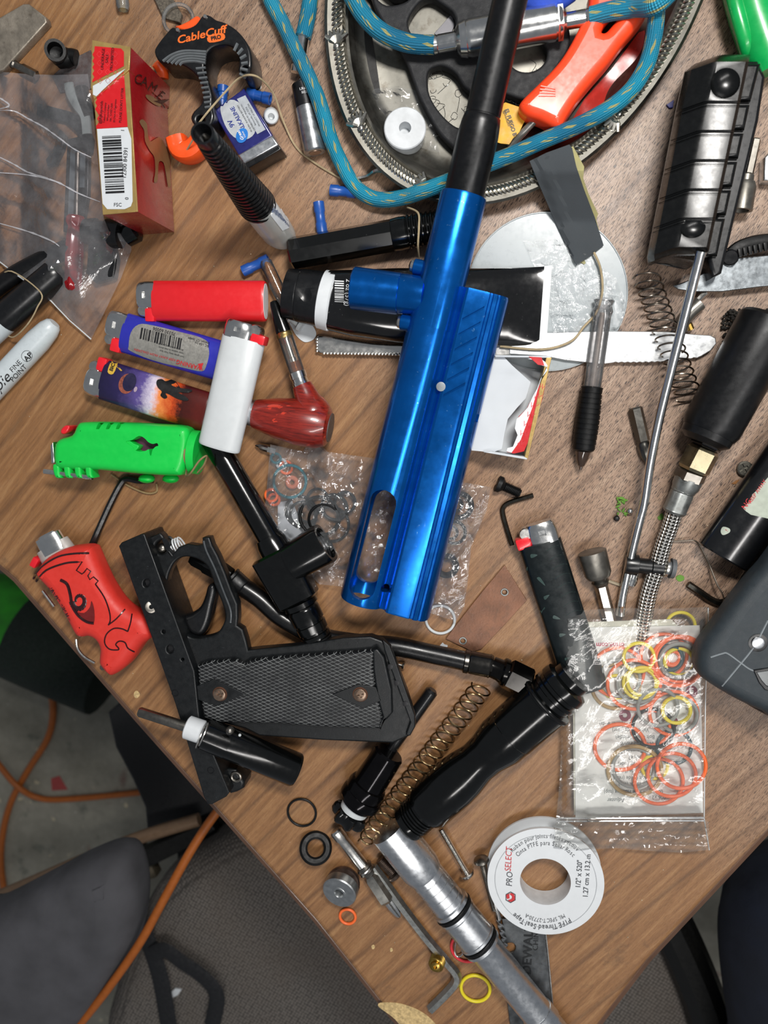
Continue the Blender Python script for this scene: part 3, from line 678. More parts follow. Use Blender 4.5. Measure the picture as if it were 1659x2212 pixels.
# ---------------------------------------------------------------- cable clamp
OP = mat('orange_plastic', '#f0561e', .35, 0, .05, 500, .06)
t = T('cable_clamp', 'black and orange ratcheting cable clamp with ribbed curved arms', 'clamp', 430, 150)
HC = 24
arm = sm2([(333, 112), (340, 95), (358, 72), (372, 58), (385, 62), (405, 60), (422, 52), (434, 36), (442, 30), (455, 34), (466, 42), (485, 48), (508, 62), (528, 84), (540, 108), (543, 140), (536, 158), (524, 163), (515, 155), (516, 140), (516, 125), (510, 108), (498, 99), (480, 96), (458, 103), (446, 118), (441, 138), (443, 158), (452, 180), (458, 205), (458, 232), (462, 250), (456, 268), (440, 278), (422, 272), (412, 256), (418, 240), (433, 225), (438, 205), (438, 190), (430, 172), (415, 154), (394, 140), (370, 136), (345, 134)], 3)
holes = [ellpx(529, 151, 7, 9), ellpx(433, 258, 8, 9)]
am = plate([arm]+holes, 1, HC, 1.2); t.p('body', am, BLKP)
rb = M()
for i in range(5):
    pts = sm2([(352+i*9, 132+i*3-i*i*.2), (372+i*6, 118+i*4), (400+i*5, 110+i*5.5), (446-i*.6, 112+i*6)], 5, False)
    rb.join(tube([at(x, y, HC+.1) for x, y in pts], .0008, 6))
for i in range(9):
    y = 145+i*10.5; x0 = 424+i*2.4+(i-4)**2*-.15; x1 = 444+i*1.9
    rb.join(tube([at(x0+2, y+3, HC), at(min(x1, 455), y+1, HC)], .0007, 6))
for i in range(6):
    a = radians(-58+i*17); cx_, cy_ = 487, 142
    rb.join(tube([at(cx_+35*cos(a), cy_+38*sin(a), HC), at(cx_+49*cos(a), cy_+66*sin(a)*.86, HC)], .0009, 6))
t.p('rib', rb, mat('rib_grey', '#565b5e', .5), kind='stuff')
t.p('thumb_tab', plate(sm2([(378, 58), (392, 52), (408, 44), (424, 34), (432, 40), (432, 60), (405, 66)], 3), 4, HC-3, .8), OP)
t.p('lower_arm', tube(path([(383, 300, 7), (392, 326, 7), (415, 328, 7), (436, 308, 7), (446, 285, 8)], 6), .0062, 14, cross=[(a, b*1.2) for a, b in circ(14, .6)], up=Z), OP); t.p('arm_stub', tube(path([(338, 135, 8), (350, 152, 5), (352, 170, 4)], 5), .0035, 12), OP)
for x, y in ((385, 66), (444, 37)): t.p('rivet', disc(at(x, y, HC-.3), .0011, .0012), STEEL)
tx = text(am, 'CableCuff', 17, 434, 76, 13, shear=.25, bold=.03, sx=1.15); t.p('lettering', tx, mat('orange_ink', '#e0661d', .5), label='orange lettering')
t.p('badge', decal(am, sm2(px_rect(467, 82, 32, 14, 12), 3), 5, .00012), mat('orange_ink', '#e0661d')); t.p('badge_lettering', text(am, 'PRO', 8.5, 467, 82, 12, bold=.05, eps=.0003), INK)
solo('mesh_strip', 'torn black speckled mesh strip at the top edge by the clamp', 'strip', plate([(325, -20), (360, -25), (392, 30), (388, 48), (352, 38)], .3, 3, .4), mat('speckled', '#595349', .8, 0, 1, 900, .6, vs=700, dirt=1))
solo('clear_ring', 'clear thin plastic ring beside the black clamp', 'ring', torus(at(385, 42, 6), .0088, .0011, nrm=V((.1, .1, 1))), film('clear_ring_film', '#efeeea', .12, 1.2, .2, 60))
# crimp connectors
CRB = mat('crimp_blue', '#1c4f9e', .35, 0, .05, 500, .06)
def crimp(label, a, b, bend=None):
    r = .0034
    pts = [a, a.lerp(b, .3), a.lerp(b, .35), a.lerp(b, .65), a.lerp(b, .7), b]
    m = tube(pts+[b, a.lerp(b, .6)], [r, r, r*.86, r*.86, r, r, r*.7, r*.68], 18, fixdir=(b-a).normalized(), up=Z)
    solo('crimp_connector', label, 'connector', m, CRB, group='blue crimp connectors')
crimp('blue crimp connector lying upright between the clamp and the nine volt battery', at(480, 232, 3.4), at(482, 186, 3.4))
crimp('blue crimp connector right of the battery, open end to the right', at(535, 202, 3.4), at(584, 214, 3.4))
crimp('blue crimp connector under the bottom of the teal hose loop', at(768, 416, 3.4), at(714, 411, 3.4))
crimp('blue crimp connector standing alone above the black threaded tube', at(688, 437, 3.4), at(696, 503, 3.4))
crimp('blue crimp connector beside the amber glass tube', at(525, 586, 3.4), at(580, 560, 3.4))
t = T('rubber_bushing', 'small milky white rubber bushing right of the nine volt battery', 'bushing', 586, 253)
t.p('ring', lathe(at(586, 250, 0), at(586, 252, 4.5), [(0, 14), (.1, 17), (.5, 17), (.9, 15), (1, 13), (1, 7), (.3, 6), (.3, .1)], 24), CLRW)
# ---------------------------------------------------------------- nine volt battery
t = T('nine_volt_battery', 'nine volt battery in a blue and silver wrap', 'battery', 530, 280)
bc = [(458, 240), (526, 192), (601, 322), (530, 350)]
bm_ = plate([(458, 240), (526, 190), (607, 318), (536, 366)], 0, 16.5, 1.2, 3)
t.p('case', plate([(458, 240), (526, 190), (590, 294), (515, 336)], 0.2, 16.6, 1.2, 3), mat('battery_blue', '#23266b', .3, .1, .05, 400, .2, wear=.5, coat=.4))
t.p('metal_band', plate([(513, 334), (588, 291), (602, 313), (527, 354)], .1, 16.8, 1.0, 3), ALU)
tpl = t.p('terminal_plate', plate([(526, 353), (601, 312), (607, 322), (534, 365)], 1, 15.5, .5, 2), BLKP)
bt = plate([(458, 240), (526, 190), (590, 294), (515, 336)], 0.2, 16.6, 1.2, 3)
t.p('label_panel', decal(bt, sm2([(476, 236), (484, 222), (506, 216), (530, 235), (548, 262), (550, 288), (530, 302), (505, 296), (486, 270)], 3), 6, .00012), mat('silver_print', '#c9ced2', .35, .3))
t.p('label_panel', decal(bt, [(512, 214), (530, 206), (574, 280), (556, 290)], 7, .00016), mat('grey_panel', '#b6bcc2', .4, .2))
t.p('lettering', text(bt, '9V', 11, 500, 267, 118, eps=.00025, bold=.02).join(text(bt, 'ALKALINE', 9.5, 515, 257, 118, eps=.00025, bold=.02)), mat('navy_ink', '#1c2f86', .5))
s_ = M()
for i, q in enumerate(('9V 6LR61 ALKALINE BATTERY', 'DISTRIBUTED BY Walmart Inc.', 'Bentonville, AR 72716', 'PRODUCT OF MALAYSIA')): s_.join(text(bt, q, 3.6, 529+i*6.5, 256+i*-2.5, 118, eps=.00025))
t.p('lettering', s_, INKG); t.p('badge', decal(bt, ellpx(523, 293, 12.5, 16.5, -20), 5, .0003), mat('badge_blue', '#2277cc', .4)); t.p('badge_lettering', text(bt, 'Great', 7, 520, 293, 118, eps=.0004, bold=.03, shear=.2).join(text(bt, 'Value', 5, 527, 291, 118, eps=.0004)), INKW)
for x, y, hx in ((560, 353, 0), (598, 332, 1)):
    a = at(x-6, y-12, 8); b = at(x, y, 8)
    t.p('snap_terminal', lathe(a, b, [(0, 10), (.6, 10), (.7, 12), (1, 12), (1, 8), (.5, 7), (.5, .1)] if hx else [(0, 6), (.5, 6), (.6, 10), (.9, 10), (1, 8), (1, 5), (.8, 5), (.8, .1)], 6 if hx else 18), CHR, tpl)
# ---------------------------------------------------------------- glue bottle standing
t = T('glue_bottle', 'upright glue bottle with ribbed black nozzle cap and clear base', 'bottle', 570, 460)
A_, B_ = at(598, 500, 1), at(543, 428, 44)
GL = mat('frosted_bottle', '#d4d6d2', .2, 0, .02, 400, .04, trans=.45)
ax = (at(437, 285, 112)-at(603, 508, 1)); a0 = at(603, 506, 1)
def gp(t_): return a0.lerp(at(437, 287, 106), t_)
bt_ = tube([gp(0), gp(.004), gp(.03), gp(.12), gp(.30), gp(.37)], [.001, .0122, .0130, .0134, .0130, .0122], 28, up=V((.78, -.62, 0)), ell=(.72, 1.0))
t.p('bottle_body', bt_, GL)
t.p('label', decal(bt_, [(556, 402), (568, 392), (606, 432), (622, 465), (624, 492), (610, 498), (582, 462), (553, 428)], 6, .0002), WHT)
lt = M()
for i in range(9): lt.join(text(bt_, ('WARNING:', 'Contents may bond', 'skin instantly. Keep', 'out of reach of kids', 'Eye irritant. Avoid', 'prolonged contact', 'flush with water', 'Store in cool dry', 'place away heat')[i], 4, 566+i*6, 430+i*5.6, -54, eps=.0003))
t.p('lettering', lt, mat('blue_ink', '#41567c', .5))
pr = []
n = 22
for i in range(n):
    f = .345+.60*i/n; r = .0122*(1-.46*(i/n)); pr += [(f, r), (f+.60/n*.45, r), (f+.60/n*.5, r*.88), (f+.60/n*.95, r*.88)]
cp = tube([gp(f) for f, r in pr]+[gp(.955), gp(1.0), gp(1.0), gp(.94), gp(.94)], [r for f, r in pr]+[.0064, .0064, .0052, .0050, .0002], 28, fixdir=(gp(1)-gp(0)).normalized(), up=V((.78, -.62, 0)), ell=(.86, 1))
cap_ = t.p('cap', cp, BLKP); t.p('nozzle', tube([gp(.94), gp(.975), gp(.985)], [.0022, .0014, .0006], 12), DSTEEL, cap_)
# ---------------------------------------------------------------- AA battery
t = T('cell_battery', 'small black and silver cylinder battery standing beside the teal hose', 'battery', 668, 250)
a, b = at(652, 180, 7.2), at(681, 330, 7.2)
bb = lathe(a, b, [(0, 4), (.0, 20), (.02, 23), (.36, 24), (.361, 24)], 28); t.p('sleeve', bb, BLKP)
t.p('case', lathe(a, b, [(.355, 24.3), (.98, 24.3), (1, 22), (1.0, 15), (.995, 14), (.995, .1)], 28), mat('battery_silver', '#a8abad', .3, .9, .1, 300, .3, wear=.3))
t.p('base_contact', lathe(a, b, [(.99, 14), (1.006, 13), (1.006, .1)], 24), mat('copper_disc', '#a28a7a', .4, .8))
t.p('lettering', text(bb, 'LR6 1.5V', 6, 662, 190, 10).join(text(bb, 'SIZE AA', 5, 663, 198, 10)), INKW)
t.p('positive_tip', lathe(at(650, 172, 7.2), a, [(0, 6), (1, 7)], 14), STEEL)
# ================================================================ tray contents
PEW = mat('gunmetal_matte', '#17181b', .6, .1, .5, 2600, .25)
t = T('black_bracket', 'large matte black cut-out bracket lying in the silver tray', 'bracket', 900, 120, 4)
o1 = sm2([(790, -60), (800, -10), (815, 30), (850, 85), (875, 130), (890, 170), (905, 210), (925, 250), (950, 290), (985, 325), (1010, 345), (1035, 330), (1030, 300), (1050, 240), (1060, 200), (1100, 205), (1130, 215), (1160, 210), (1200, 150), (1230, 100), (1225, 40), (1190, -30), (1180, -80)], 4)
h1 = sm2([(925, 155), (945, 142), (965, 145), (985, 160), (1000, 185), (1015, 200), (1020, 225), (1005, 270), (990, 275), (965, 258), (940, 228), (925, 195)], 4)
h2 = sm2([(905, 5), (930, -5), (955, 8), (980, 30), (982, 60), (965, 85), (935, 95), (905, 85), (885, 65), (882, 40)], 4)
h3 = ellpx(1140, 118, 42, 36, 15)
h4 = sm2([(815, -30), (850, -5), (885, -8), (870, 5), (835, 10), (812, -8)], 3)
t.p('plate', plate([o1, h1, h2, h3, h4], 3.2, 11.5, 1.6, 3), PEW)
t = T('tape_roll', 'white round tape core in torn clear wrap inside the tray', 'roll', 875, 285, 4)
t.p('core', lathe(at(874, 296, 3.5), at(875, 276, 15), [(0, 40), (.05, 43), (.95, 45), (1, 43), (1, 13), (.9, 12), (.4, 11), (.4, .1)], 40), mat('tape_core', '#c3c7ca', .4))
t.p('wrap', sheet([(782, 225), (808, 192), (860, 185), (915, 200), (935, 250), (950, 330), (905, 318), (885, 338), (835, 320), (800, 280)], lambda x, y: 4.5+2.2*noise.noise(V((x*.05, y*.05, 1)))+1.2*abs(noise.noise(V((x*.13, y*.13, 4)))), 6), FILM)
solo('grey_disc', 'thin grey flat disc with a notch seen through the bracket opening', 'disc', plate([(938, 72), (975, 30), (983, 52), (975, 72), (966, 80), (950, 92)], 3, 4, .2), mat('dull_disc', '#77767a', .45, .6, .1, 800))
t = T('hook_tool', 'bright orange plastic handled tool with a steel rod lying in the tray', 'tool', 1250, 180, 4)
OPL = mat('neon_orange', '#ff4a22', .35, 0, .03, 300, .04, coat=.15)
oh = sm2([(1122, 228), (1128, 212), (1160, 180), (1195, 145), (1222, 110), (1250, 60), (1272, 10), (1290, -40), (1420, -60), (1410, 0), (1390, 40), (1352, 85), (1318, 130), (1285, 168), (1255, 205), (1228, 245), (1214, 268), (1200, 272), (1165, 256), (1135, 245)], 4)
t.p('handle', plate([oh, sm2([(1302, 60), (1318, 30), (1345, 5), (1340, 28), (1322, 52), (1310, 64)], 3)], 6, 24, 5, 4), OPL)
gr = M()
for i in range(4): gr.join(tube([at(1168-i*1.5, 186+i*7, 24), at(1200, 192+i*5, 24)], .0005, 6))
t.p('grip_ridge', gr, OPL); t.p('rod', lathe(at(1163, 252, 15), at(1100, 318, 7), [(0, 8), (1, 8)], 14), mat('dull_rod', '#a5a29c', .35, .8))
t.p('rod_socket', lathe(at(1180, 232, 15), at(1160, 255, 15), [(0, 13), (1, 13), (1, 9), (.8, 9)], 18), OPL)
# red sheet stands in for the orange handle's reflection in the right tray wall
solo('red_reflection_sheet', 'thin translucent red sheet standing in for the orange reflection along the right tray wall', 'reflection sheet', sheet([(1235, 260), (1262, 215), (1320, 150), (1380, 70), (1402, 62), (1398, 110), (1360, 175), (1300, 240), (1245, 285), (1120, 330), (1130, 310)], lambda x, y: 6+5*noise.noise(V((x*.01, y*.01, 2))), 9, .3), mat('red_reflection', '#c9352a', .25, 0, .1, 90, .1, trans=.4))
t = T('yellow_card', 'small yellow paper tag with black lettering beside the orange tool', 'tag', 1110, 265, 4)
yc = plate([(1085, 225), (1092, 221), (1122, 231), (1128, 236), (1127, 246), (1138, 254), (1130, 268), (1122, 285), (1108, 300), (1100, 312), (1082, 310), (1070, 306)], 11.7, 12.1, .1)
t.p('paper', yc, mat('yellow_card', '#dba527', .55)); t.p('lettering', text(yc, 'EL FUEGO BOSS', 9, 1106, 274, -72, bold=.04, sx=.92).join(text(yc, '@smallbatch', 5, 1094, 256, -72)), INK)
solo('cloth_bundle', 'bright blue cloth bundle at the top edge behind the barrel', 'cloth', tube(path([(1140, -30, 18), (1165, -5, 20), (1195, -8, 20), (1230, -30, 18)]), .008, 12), mat('blue_cloth', '#2c4fc0', .7, 0, .5, 700))
solo('dark_strip', 'dark flat strip standing in for a black reflection on the left tray wall', 'strip', plate([(768, 60), (800, 55), (812, 130), (822, 200), (800, 206), (784, 200), (772, 130)], 3.4, 4.2, .2), mat('reflection_strip_m', '#262524', .4, .2, .1))  # dark strip put in for the black reflection in the tray
# ---------------------------------------------------------------- braided hose with coupler
t = T('braided_hose', 'teal and yellow braided air hose looping over tray and desk with silver coupler', 'hose', 800, 420)
HR = .0044
seg1 = [(562, -60, 6), (584, 0, 6), (610, 50, 7), (634, 100, 9), (659, 150, 12), (683, 203, 15), (699, 250, 14), (714, 300, 10), (736, 350, 7), (763, 398, 6), (795, 424, 6), (830, 432, 7), (872, 426, 10), (915, 412, 18), (965, 393, 21), (1010, 372, 21), (1060, 352, 21), (1110, 332, 20), (1170, 305, 20), (1240, 275, 20), (1310, 238, 20), (1362, 195, 21), (1396, 140, 24), (1412, 80, 28), (1418, 20, 32), (1414, -40, 34)]
t.p('hose', tube(path(seg1, 10), HR, 20, uv=True), BRAID)
t.p('hose', tube(path([(745, -40, 22), (765, 0, 22), (790, 38, 21), (825, 70, 20), (870, 90, 19), (905, 96, 19), (938, 97, 19)], 10), HR*1.12, 20, uv=True), BRAID)
t.p('hose', tube(path([(1275, 36, 21), (1320, 24, 24), (1370, 16, 27), (1415, 10, 38), (1450, -20, 40)], 10), HR*1.12, 20, uv=True), BRAID)
t.p('hose', tube(path([(672, -60, 6), (670, 0, 6), (662, 50, 6), (655, 80, 6)], 10), HR*1.05, 20, uv=True), BRAID)
def ferr(a, b, r, n=8): return lathe(a, b, [(0, r*.95), (.03, r*1.03), (.16, r*1.03), (.2, r*.95), (.24, r), (.85, r), (.9, r*1.05), (1, r*.9)], n*4, cross=[(c[0]*(1-.05*max(0, cos(n*2*pi*i/(n*4)))), c[1]*(1-.05*max(0, cos(n*2*pi*i/(n*4))))) for i, c in enumerate(circ(n*4))])
t.p('ferrule', ferr(at(935, 97, 19), at(988, 87, 19), 18), CHR); t.p('ferrule', ferr(at(1278, 36, 21), at(1218, 47, 19.5), 17), CHR)
t.p('ferrule', ferr(at(656, 72, 6), at(649, 118, 6), 14.5), CHR); t.p('nipple', lathe(at(649, 116, 6), at(640, 160, 6), [(0, 12), (.3, 13), (.32, 10), (.6, 10), (.62, 14), (.95, 13), (1, 6)], 24), CHR)
t.p('coupler', lathe(at(986, 88, 19), at(1222, 44, 19), [(0, 24), (.03, 34), (.09, 38), (.1, 36), (.13, 38), (.9, 37), (.905, 34), (.93, 34), (.935, 38), (.96, 36), (1, 22)], 40), CHR)
t.p('coupler_nut', lathe(at(1203, 48, 19), at(1214, 46, 19), [(0, 39.5), (1, 39.5)], 6), CHR)
# ================================================================ blue body with barrel
AXD = V((-.2506, 1))
def gpx(s, y):                        # px at perpendicular offset s (px) from the left body edge, at row y measured on that edge
    xl = 916-(y-560)*.2507; return (xl+s*.970, y+s*.243)
t = T('paintball_marker', 'anodized blue metal tube body with oval slot and a long black barrel', 'gun body', 860, 1200, 5)
hA, hB = 40.0, 24.0                   # height of the axis at the muzzle side and at the bottom end
def ctr(x, y): return at(x, y, hB+(hA-hB)*max(0, min(1.3, (1310-y)/900)))
top = ctr(*gpx(50, 409)); bot = ctr(*gpx(51, 1283))
ax = (bot-top).normalized(); side = ax.cross(V((0, 0, -1))).normalized(); side = -side if side.x < 0 else side; upv = side.cross(ax); upv = upv if upv.z > 0 else -upv
def P(s, z, f):                       # local px -> world; f = 0 at the top of the tube, 1 at the end
    c = top+(bot-top)*f; k = sc(c); return c+side*((s-50)*k)+upv*(z*k)
def fy(y):
    lo_, hi_ = -.3, 1.3
    for _ in range(40):
        m_ = (lo_+hi_)/2
        if project(top+(bot-top)*m_)[1] < y+12.1: lo_ = m_
        else: hi_ = m_
    return lo_
upper = tube([P(50, 0, f) for f in (0, .006, .30)], [sc(P(50, 0, f))*r for f, r in ((0, 49), (.006, 50.5), (.30, 50.5))], 48, fixdir=ax, up=upv)
def arcp(a0, a1, n, cx, cz, r): return [(cx+r*cos(radians(a0+(a1-a0)*i/n)), cz+r*sin(radians(a0+(a1-a0)*i/n))) for i in range(n+1)]
sec = arcp(250, 48, 16, 50, 0, 50.5)+[(91, 27), (96, 24), (101, 27), (106, 37), (111, 40), (150, 40), (157, 39), (159, 35), (164, 35), (166, 39), (174, 37), (176, 33), (180, 33), (182, 35), (190, 28), (196, 16), (198.5, 0), (196, -20), (188, -34), (172, -42), (110, -43), (70, -47)]
f0, f1 = fy(598), 1.0
vs = []; fs = []; n = len(sec)
for f, k in ((f0, .985), (f0+.006, 1), (f1-.004, 1), (f1, .985)):
    vs += [P(100+(s-100)*k, z*k, f) for s, z in sec]
for r in range(3):
    for j in range(n): fs.append((r*n+j, r*n+(j+1) % n, (r+1)*n+(j+1) % n, (r+1)*n+j))
fs += [tuple(range(n)), tuple(3*n+j for j in reversed(range(n)))]
bodym = M().add(vs, fs)
def prism_cut(uvl, z0, z1):
    v = [P(s, z0, f) for s, f in uvl]+[P(s, z1, f) for s, f in uvl]; q = len(uvl)
    return M().add(v, [tuple(range(q)), tuple(reversed(range(q, 2*q)))]+[(j, (j+1) % q, (j+1) % q+q, j+q) for j in range(q)])
KL = 900.0                            # px length of the tube, for stadium shapes
def stadium(s, fa, fb, r, n=8):
    L = []
    for i in range(n+1): a = pi+pi*i/n; L.append((s+r*cos(a), fa+r*sin(a)/KL))
    for i in range(n+1): a = pi*i/n; L.append((s+r*cos(a), fb+r*sin(a)/KL))
    return L
bore = tube([P(50, 0, f) for f in (.62, 1.05)], sc(P(50, 0, .9))*38, 32, fixdir=ax, up=upv)
bore2 = tube([P(150, -2, f) for f in (.62, 1.05)], sc(P(50, 0, .9))*28, 32, fixdir=ax, up=upv)
cuts = [bore, bore2, prism_cut(stadium(45, fy(1066), fy(1244), 28.5), 6, 70), prism_cut(stadium(45, fy(1078), fy(1236), 26), -70, 6), prism_cut(stadium(93, fy(1238), fy(1240), 9), -70, 70)]
for i in range(6):
    y = 640+i*32
    cuts.append(prism_cut([(113, fy(y+22)), (113, fy(y+28)), (152, fy(y-6)), (152, fy(y-13))], 35, 60))
cuts.append(prism_cut([(188, fy(845)), (188, fy(862)), (215, fy(862)), (215, fy(845))], -12, 26)); cuts.append(prism_cut([(192, fy(1020)), (192, fy(1090)), (215, fy(1090)), (215, fy(1020))], -10, 14))
body = boolean(bodym, cuts)
t.p('upper_tube', upper, BLUE, smooth=40); t.p('body', body, BLUE, smooth=24)
t.p('frame_pin', disc(P(104, 39, fy(808)), .0026, .0006, nrm=upv), mat('pin_grey', '#8c9296', .5, .5))
# feed neck and clamp screws
na, nb = at(762, 622, 36), at(915, 640, 37)
t.p('feed_neck', lathe(na, nb, [(.0, 34), (0, 43), (.015, 45), (.66, 43), (.665, 41.5), (.68, 42.5), (1, 41)], 40), BLUE)
t.p('feed_bore', lathe(na-(nb-na)*.002, nb, [(0, 34), (.0, 1)], 30), INK)
for a, b in (((884, 573), (925, 582)), ((856, 694), (895, 700))):
    A, B = at(*a, 36), at(*b, 37)
    t.p('screw_boss', lathe(A.lerp(B, .25), B, [(0, 15), (.05, 17), (1, 17)], 20), BLUE); t.p('screw_head', lathe(A, A.lerp(B, .3), [(0, 4), (.1, 9), (.4, 13), (1, 14)], 20), STEEL)
# barrel
tb0, tb1, tb2 = at(1116, -70, 62), ctr(1043, 246), ctr(1007, 400)
bdir = (top-at(1112, -10, 58))
BA = at(1116, -60, 60.0); BB = top+(bot-top)*.01
bl = lathe(BA, BB, [(0, 36), (.58, 38.5), (.60, 38.8), (.602, 38), (.607, 38), (.612, 40), (.64, 42.5), (.70, 45.5), (.99, 46), (1, 45)], 48)
t.p('barrel', bl, mat('barrel_black', '#0f1012', .33, .3, .12, 3500, .15, spec=.6))
# ================================================================ around the body, top middle
t = T('threaded_tube', 'glossy black eight-sided tube with threaded end beneath the teal hose', 'tube', 780, 530)
a, b = at(628, 548, 9.5), at(850, 508, 11)
t.p('tube_body', lathe(a, b, [(0, 30), (.02, 34), (.99, 34), (1, 32)], 8, up=Z), mat('dusty_black', '#0a0b0a', .22, .3, .05, 600, coat=.5, wear=.5, wearc='#6a6c66'))
t.p('collar', lathe(b, at(880, 502, 11.5), [(0, 34), (.5, 35), (1, 34)], 28), BLK)
th = [(0, 33)]
for i in range(7): th += [(i/7+.02, 33), (i/7+.05, 36), (i/7+.09, 36), (i/7+.12, 32)]
t.p('thread', lathe(at(880, 502, 11.5), at(950, 489, 12), th+[(1, 30)], 28), BLK)
solo('twine', 'short twine piece crossing the threaded end beside the blue tube', 'twine', tube(path([(880, 448, 8), (903, 460, 17), (905, 490, 24), (903, 530, 23), (905, 556, 15)], 6), .0006, 6), TWINE, group='twine strands')
solo('twine', 'twine arching from the clamp over the blue crimp to the hose', 'twine', tube(path([(425, 272, 25), (452, 238, 25), (490, 195, 20), (515, 170, 22), (540, 162, 27), (565, 172, 22), (592, 205, 10), (612, 262, 3), (640, 318, 1), (680, 352, 1), (735, 385, 1)], 6), .0006, 6), TWINE, group='twine strands')
solo('twine', 'short twine between cigarette pack and glue cap', 'twine', tube(path([(384, 358, 2), (400, 330, 12), (420, 295, 22), (426, 272, 26)], 6), .0005, 6), TWINE, group='twine strands')
solo('hex_key', 'short silver hex key end poking from under the oval tray', 'hex key', tube(path([(772, 386, 2), (795, 380, 3), (815, 368, 8), (840, 372, 6)], 5), .0013, 6), STEEL)
# white lid with film
t = T('plastic_saucer', 'round milky white plastic lid under the black tube and knife', 'lid', 1190, 630)
def lidxy(k): return [(1183+k*174*cos(u), 630+k*(173 if sin(u) < 0 else 172)*sin(u)) for u in [2*pi*i/64 for i in range(64)]]
LID = mat('lid_white', '#9ba3a6', .3, 0, .05, 90, .05, coat=.3)
t.p('disc', plate(lidxy(1), .2, 1.6, .5), LID); t.p('rim', plate([lidxy(1), lidxy(.985)], 1.5, 2.2, .2), LID)
lm = plate(lidxy(1), .2, 1.6, .5)
t.p('lettering', text(lm, 'NON', 9, 1160, 530, -12).join(text(lm, 'RECYCLE', 7, 1290, 590, -60)), mat('emboss', '#a3abad', .3))
t.p('film', sheet([(1130, 520), (1200, 515), (1262, 545), (1330, 600), (1352, 650), (1345, 700), (1300, 735), (1200, 745), (1185, 650)], lambda x, y: 2.6+1.8*abs(noise.noise(V((x*.035, y*.035, 5))))+1.0*abs(noise.noise(V((x*.11, y*.11, 2)))), 6), film('clear_film2', '#ffffff', .05, 1.5, .8, 90))
# black squeeze tube
t = T('squeeze_tube', 'black squeeze tube with flip cap lying under the blue body', 'tube', 900, 660)
a = at(618, 632, 14)
def sect(x, y, hw, hv, z): return (at(x, y, z), hw*.00029, hv*.001)
secs = [sect(712, 650, 60, 13, 13.5), sect(760, 655, 66, 13, 13), sect(860, 660, 74, 11, 12), sect(1000, 665, 78, 8, 9), sect(1100, 664, 78, 4, 5), sect(1155, 662, 78, 1.4, 4), sect(1172, 660, 77, 1.0, 4)]
def ribbon(secs, seg=28, sidev=V((.05, 1, 0)).normalized()):
    vs = []; fs = []
    for c, hw, hv in secs:
        for x, y in circ(seg, .8): vs.append(c+sidev*(x*hw)+Z*(y*hv))
    for r in range(len(secs)-1):
        for j in range(seg): fs.append((r*seg+j, (r+1)*seg+j, (r+1)*seg+(j+1) % seg, r*seg+(j+1) % seg))
    fs += [tuple(range(seg)), tuple((len(secs)-1)*seg+j for j in reversed(range(seg)))]; return M().add(vs, fs)
tm = ribbon(secs); t.p('tube_body', tm, mat('tube_black', '#0b0b0c', .13, 0, .3, 45, .1, coat=.6, wear=.4, wearc='#9a9a98'))
t.p('crimp_edge', ribbon([sect(1170, 660, 78, 1.1, 4), sect(1186, 658, 78, 1.1, 4)]), WHTG)
t.p('neck', lathe(at(693, 646, 14), at(722, 652, 14), [(0, 56), (.1, 62), (.9, 64), (1, 60)], 36, ell=(1, .85)), WHT)
cpm = lathe(at(617, 633, 14), at(697, 647, 14), [(0, 44), (.03, 52), (.35, 55), (.37, 54), (.39, 56), (1, 59)], 36, ell=(1, .85))
t.p('cap', boolean(cpm, [sphere(at(654, 634, 34), .0095, 20, 12, (.75, 1.05, .8))]), BLKP)
tt = text(tm, '2 oz (57g)', 10.5, 751, 632, -93)
bc_ = M(); y = 606
random.seed(5)
while y < 652:
    wd = random.choice((1, 1.5, 2.5)); bc_.join(_drop(tm, [(723, y), (743, y+1), (743, y+1+wd), (723, y+wd)], [(0, 1, 2, 3)], .0002)); y += wd+random.choice((1.5, 2.2, 3))
t.p('lettering', tt.join(bc_), INKW)
# table knife
t = T('table_knife', 'silver table knife with beaded handle running under the blue body', 'knife', 1100, 750)
t.p('handle', plate(sm2([(682, 745), (684, 728), (700, 724), (760, 733), (840, 742), (1000, 742), (1100, 735), (1100, 770), (1000, 768), (860, 767), (760, 766), (690, 764)], 3), .3, 4, 1.5, 3), STEEL)
bd = M()
for i in range(24): bd.join(sphere(at(700+i*7.4, 763.5+i*.1, 3.6), .0011, 8, 5))
for i in range(5): bd.join(sphere(at(685, 733+i*6.5, 3.2), .001, 8, 5))
t.p('bead_border', bd, STEEL, kind='stuff')
bl = [(1100, 715), (1190, 718), (1300, 715), (1440, 716), (1500, 722), (1535, 724), (1546, 730), (1548, 742), (1535, 758), (1515, 770)]
ser = []
for i in range(30): ser += [(1512-i*6.5, 771+8*sin(pi*min(1, i/22)*.5)+(2 if i % 2 else 0)*1.0+3*min(1, i/12))]
t.p('blade', plate(bl+ser+[(1300, 787), (1220, 778), (1180, 770), (1100, 765)], 3.1, 4.6, .5), mat('brushed_blade', '#d7d9da', .32, .9, .2, 1500, .05))
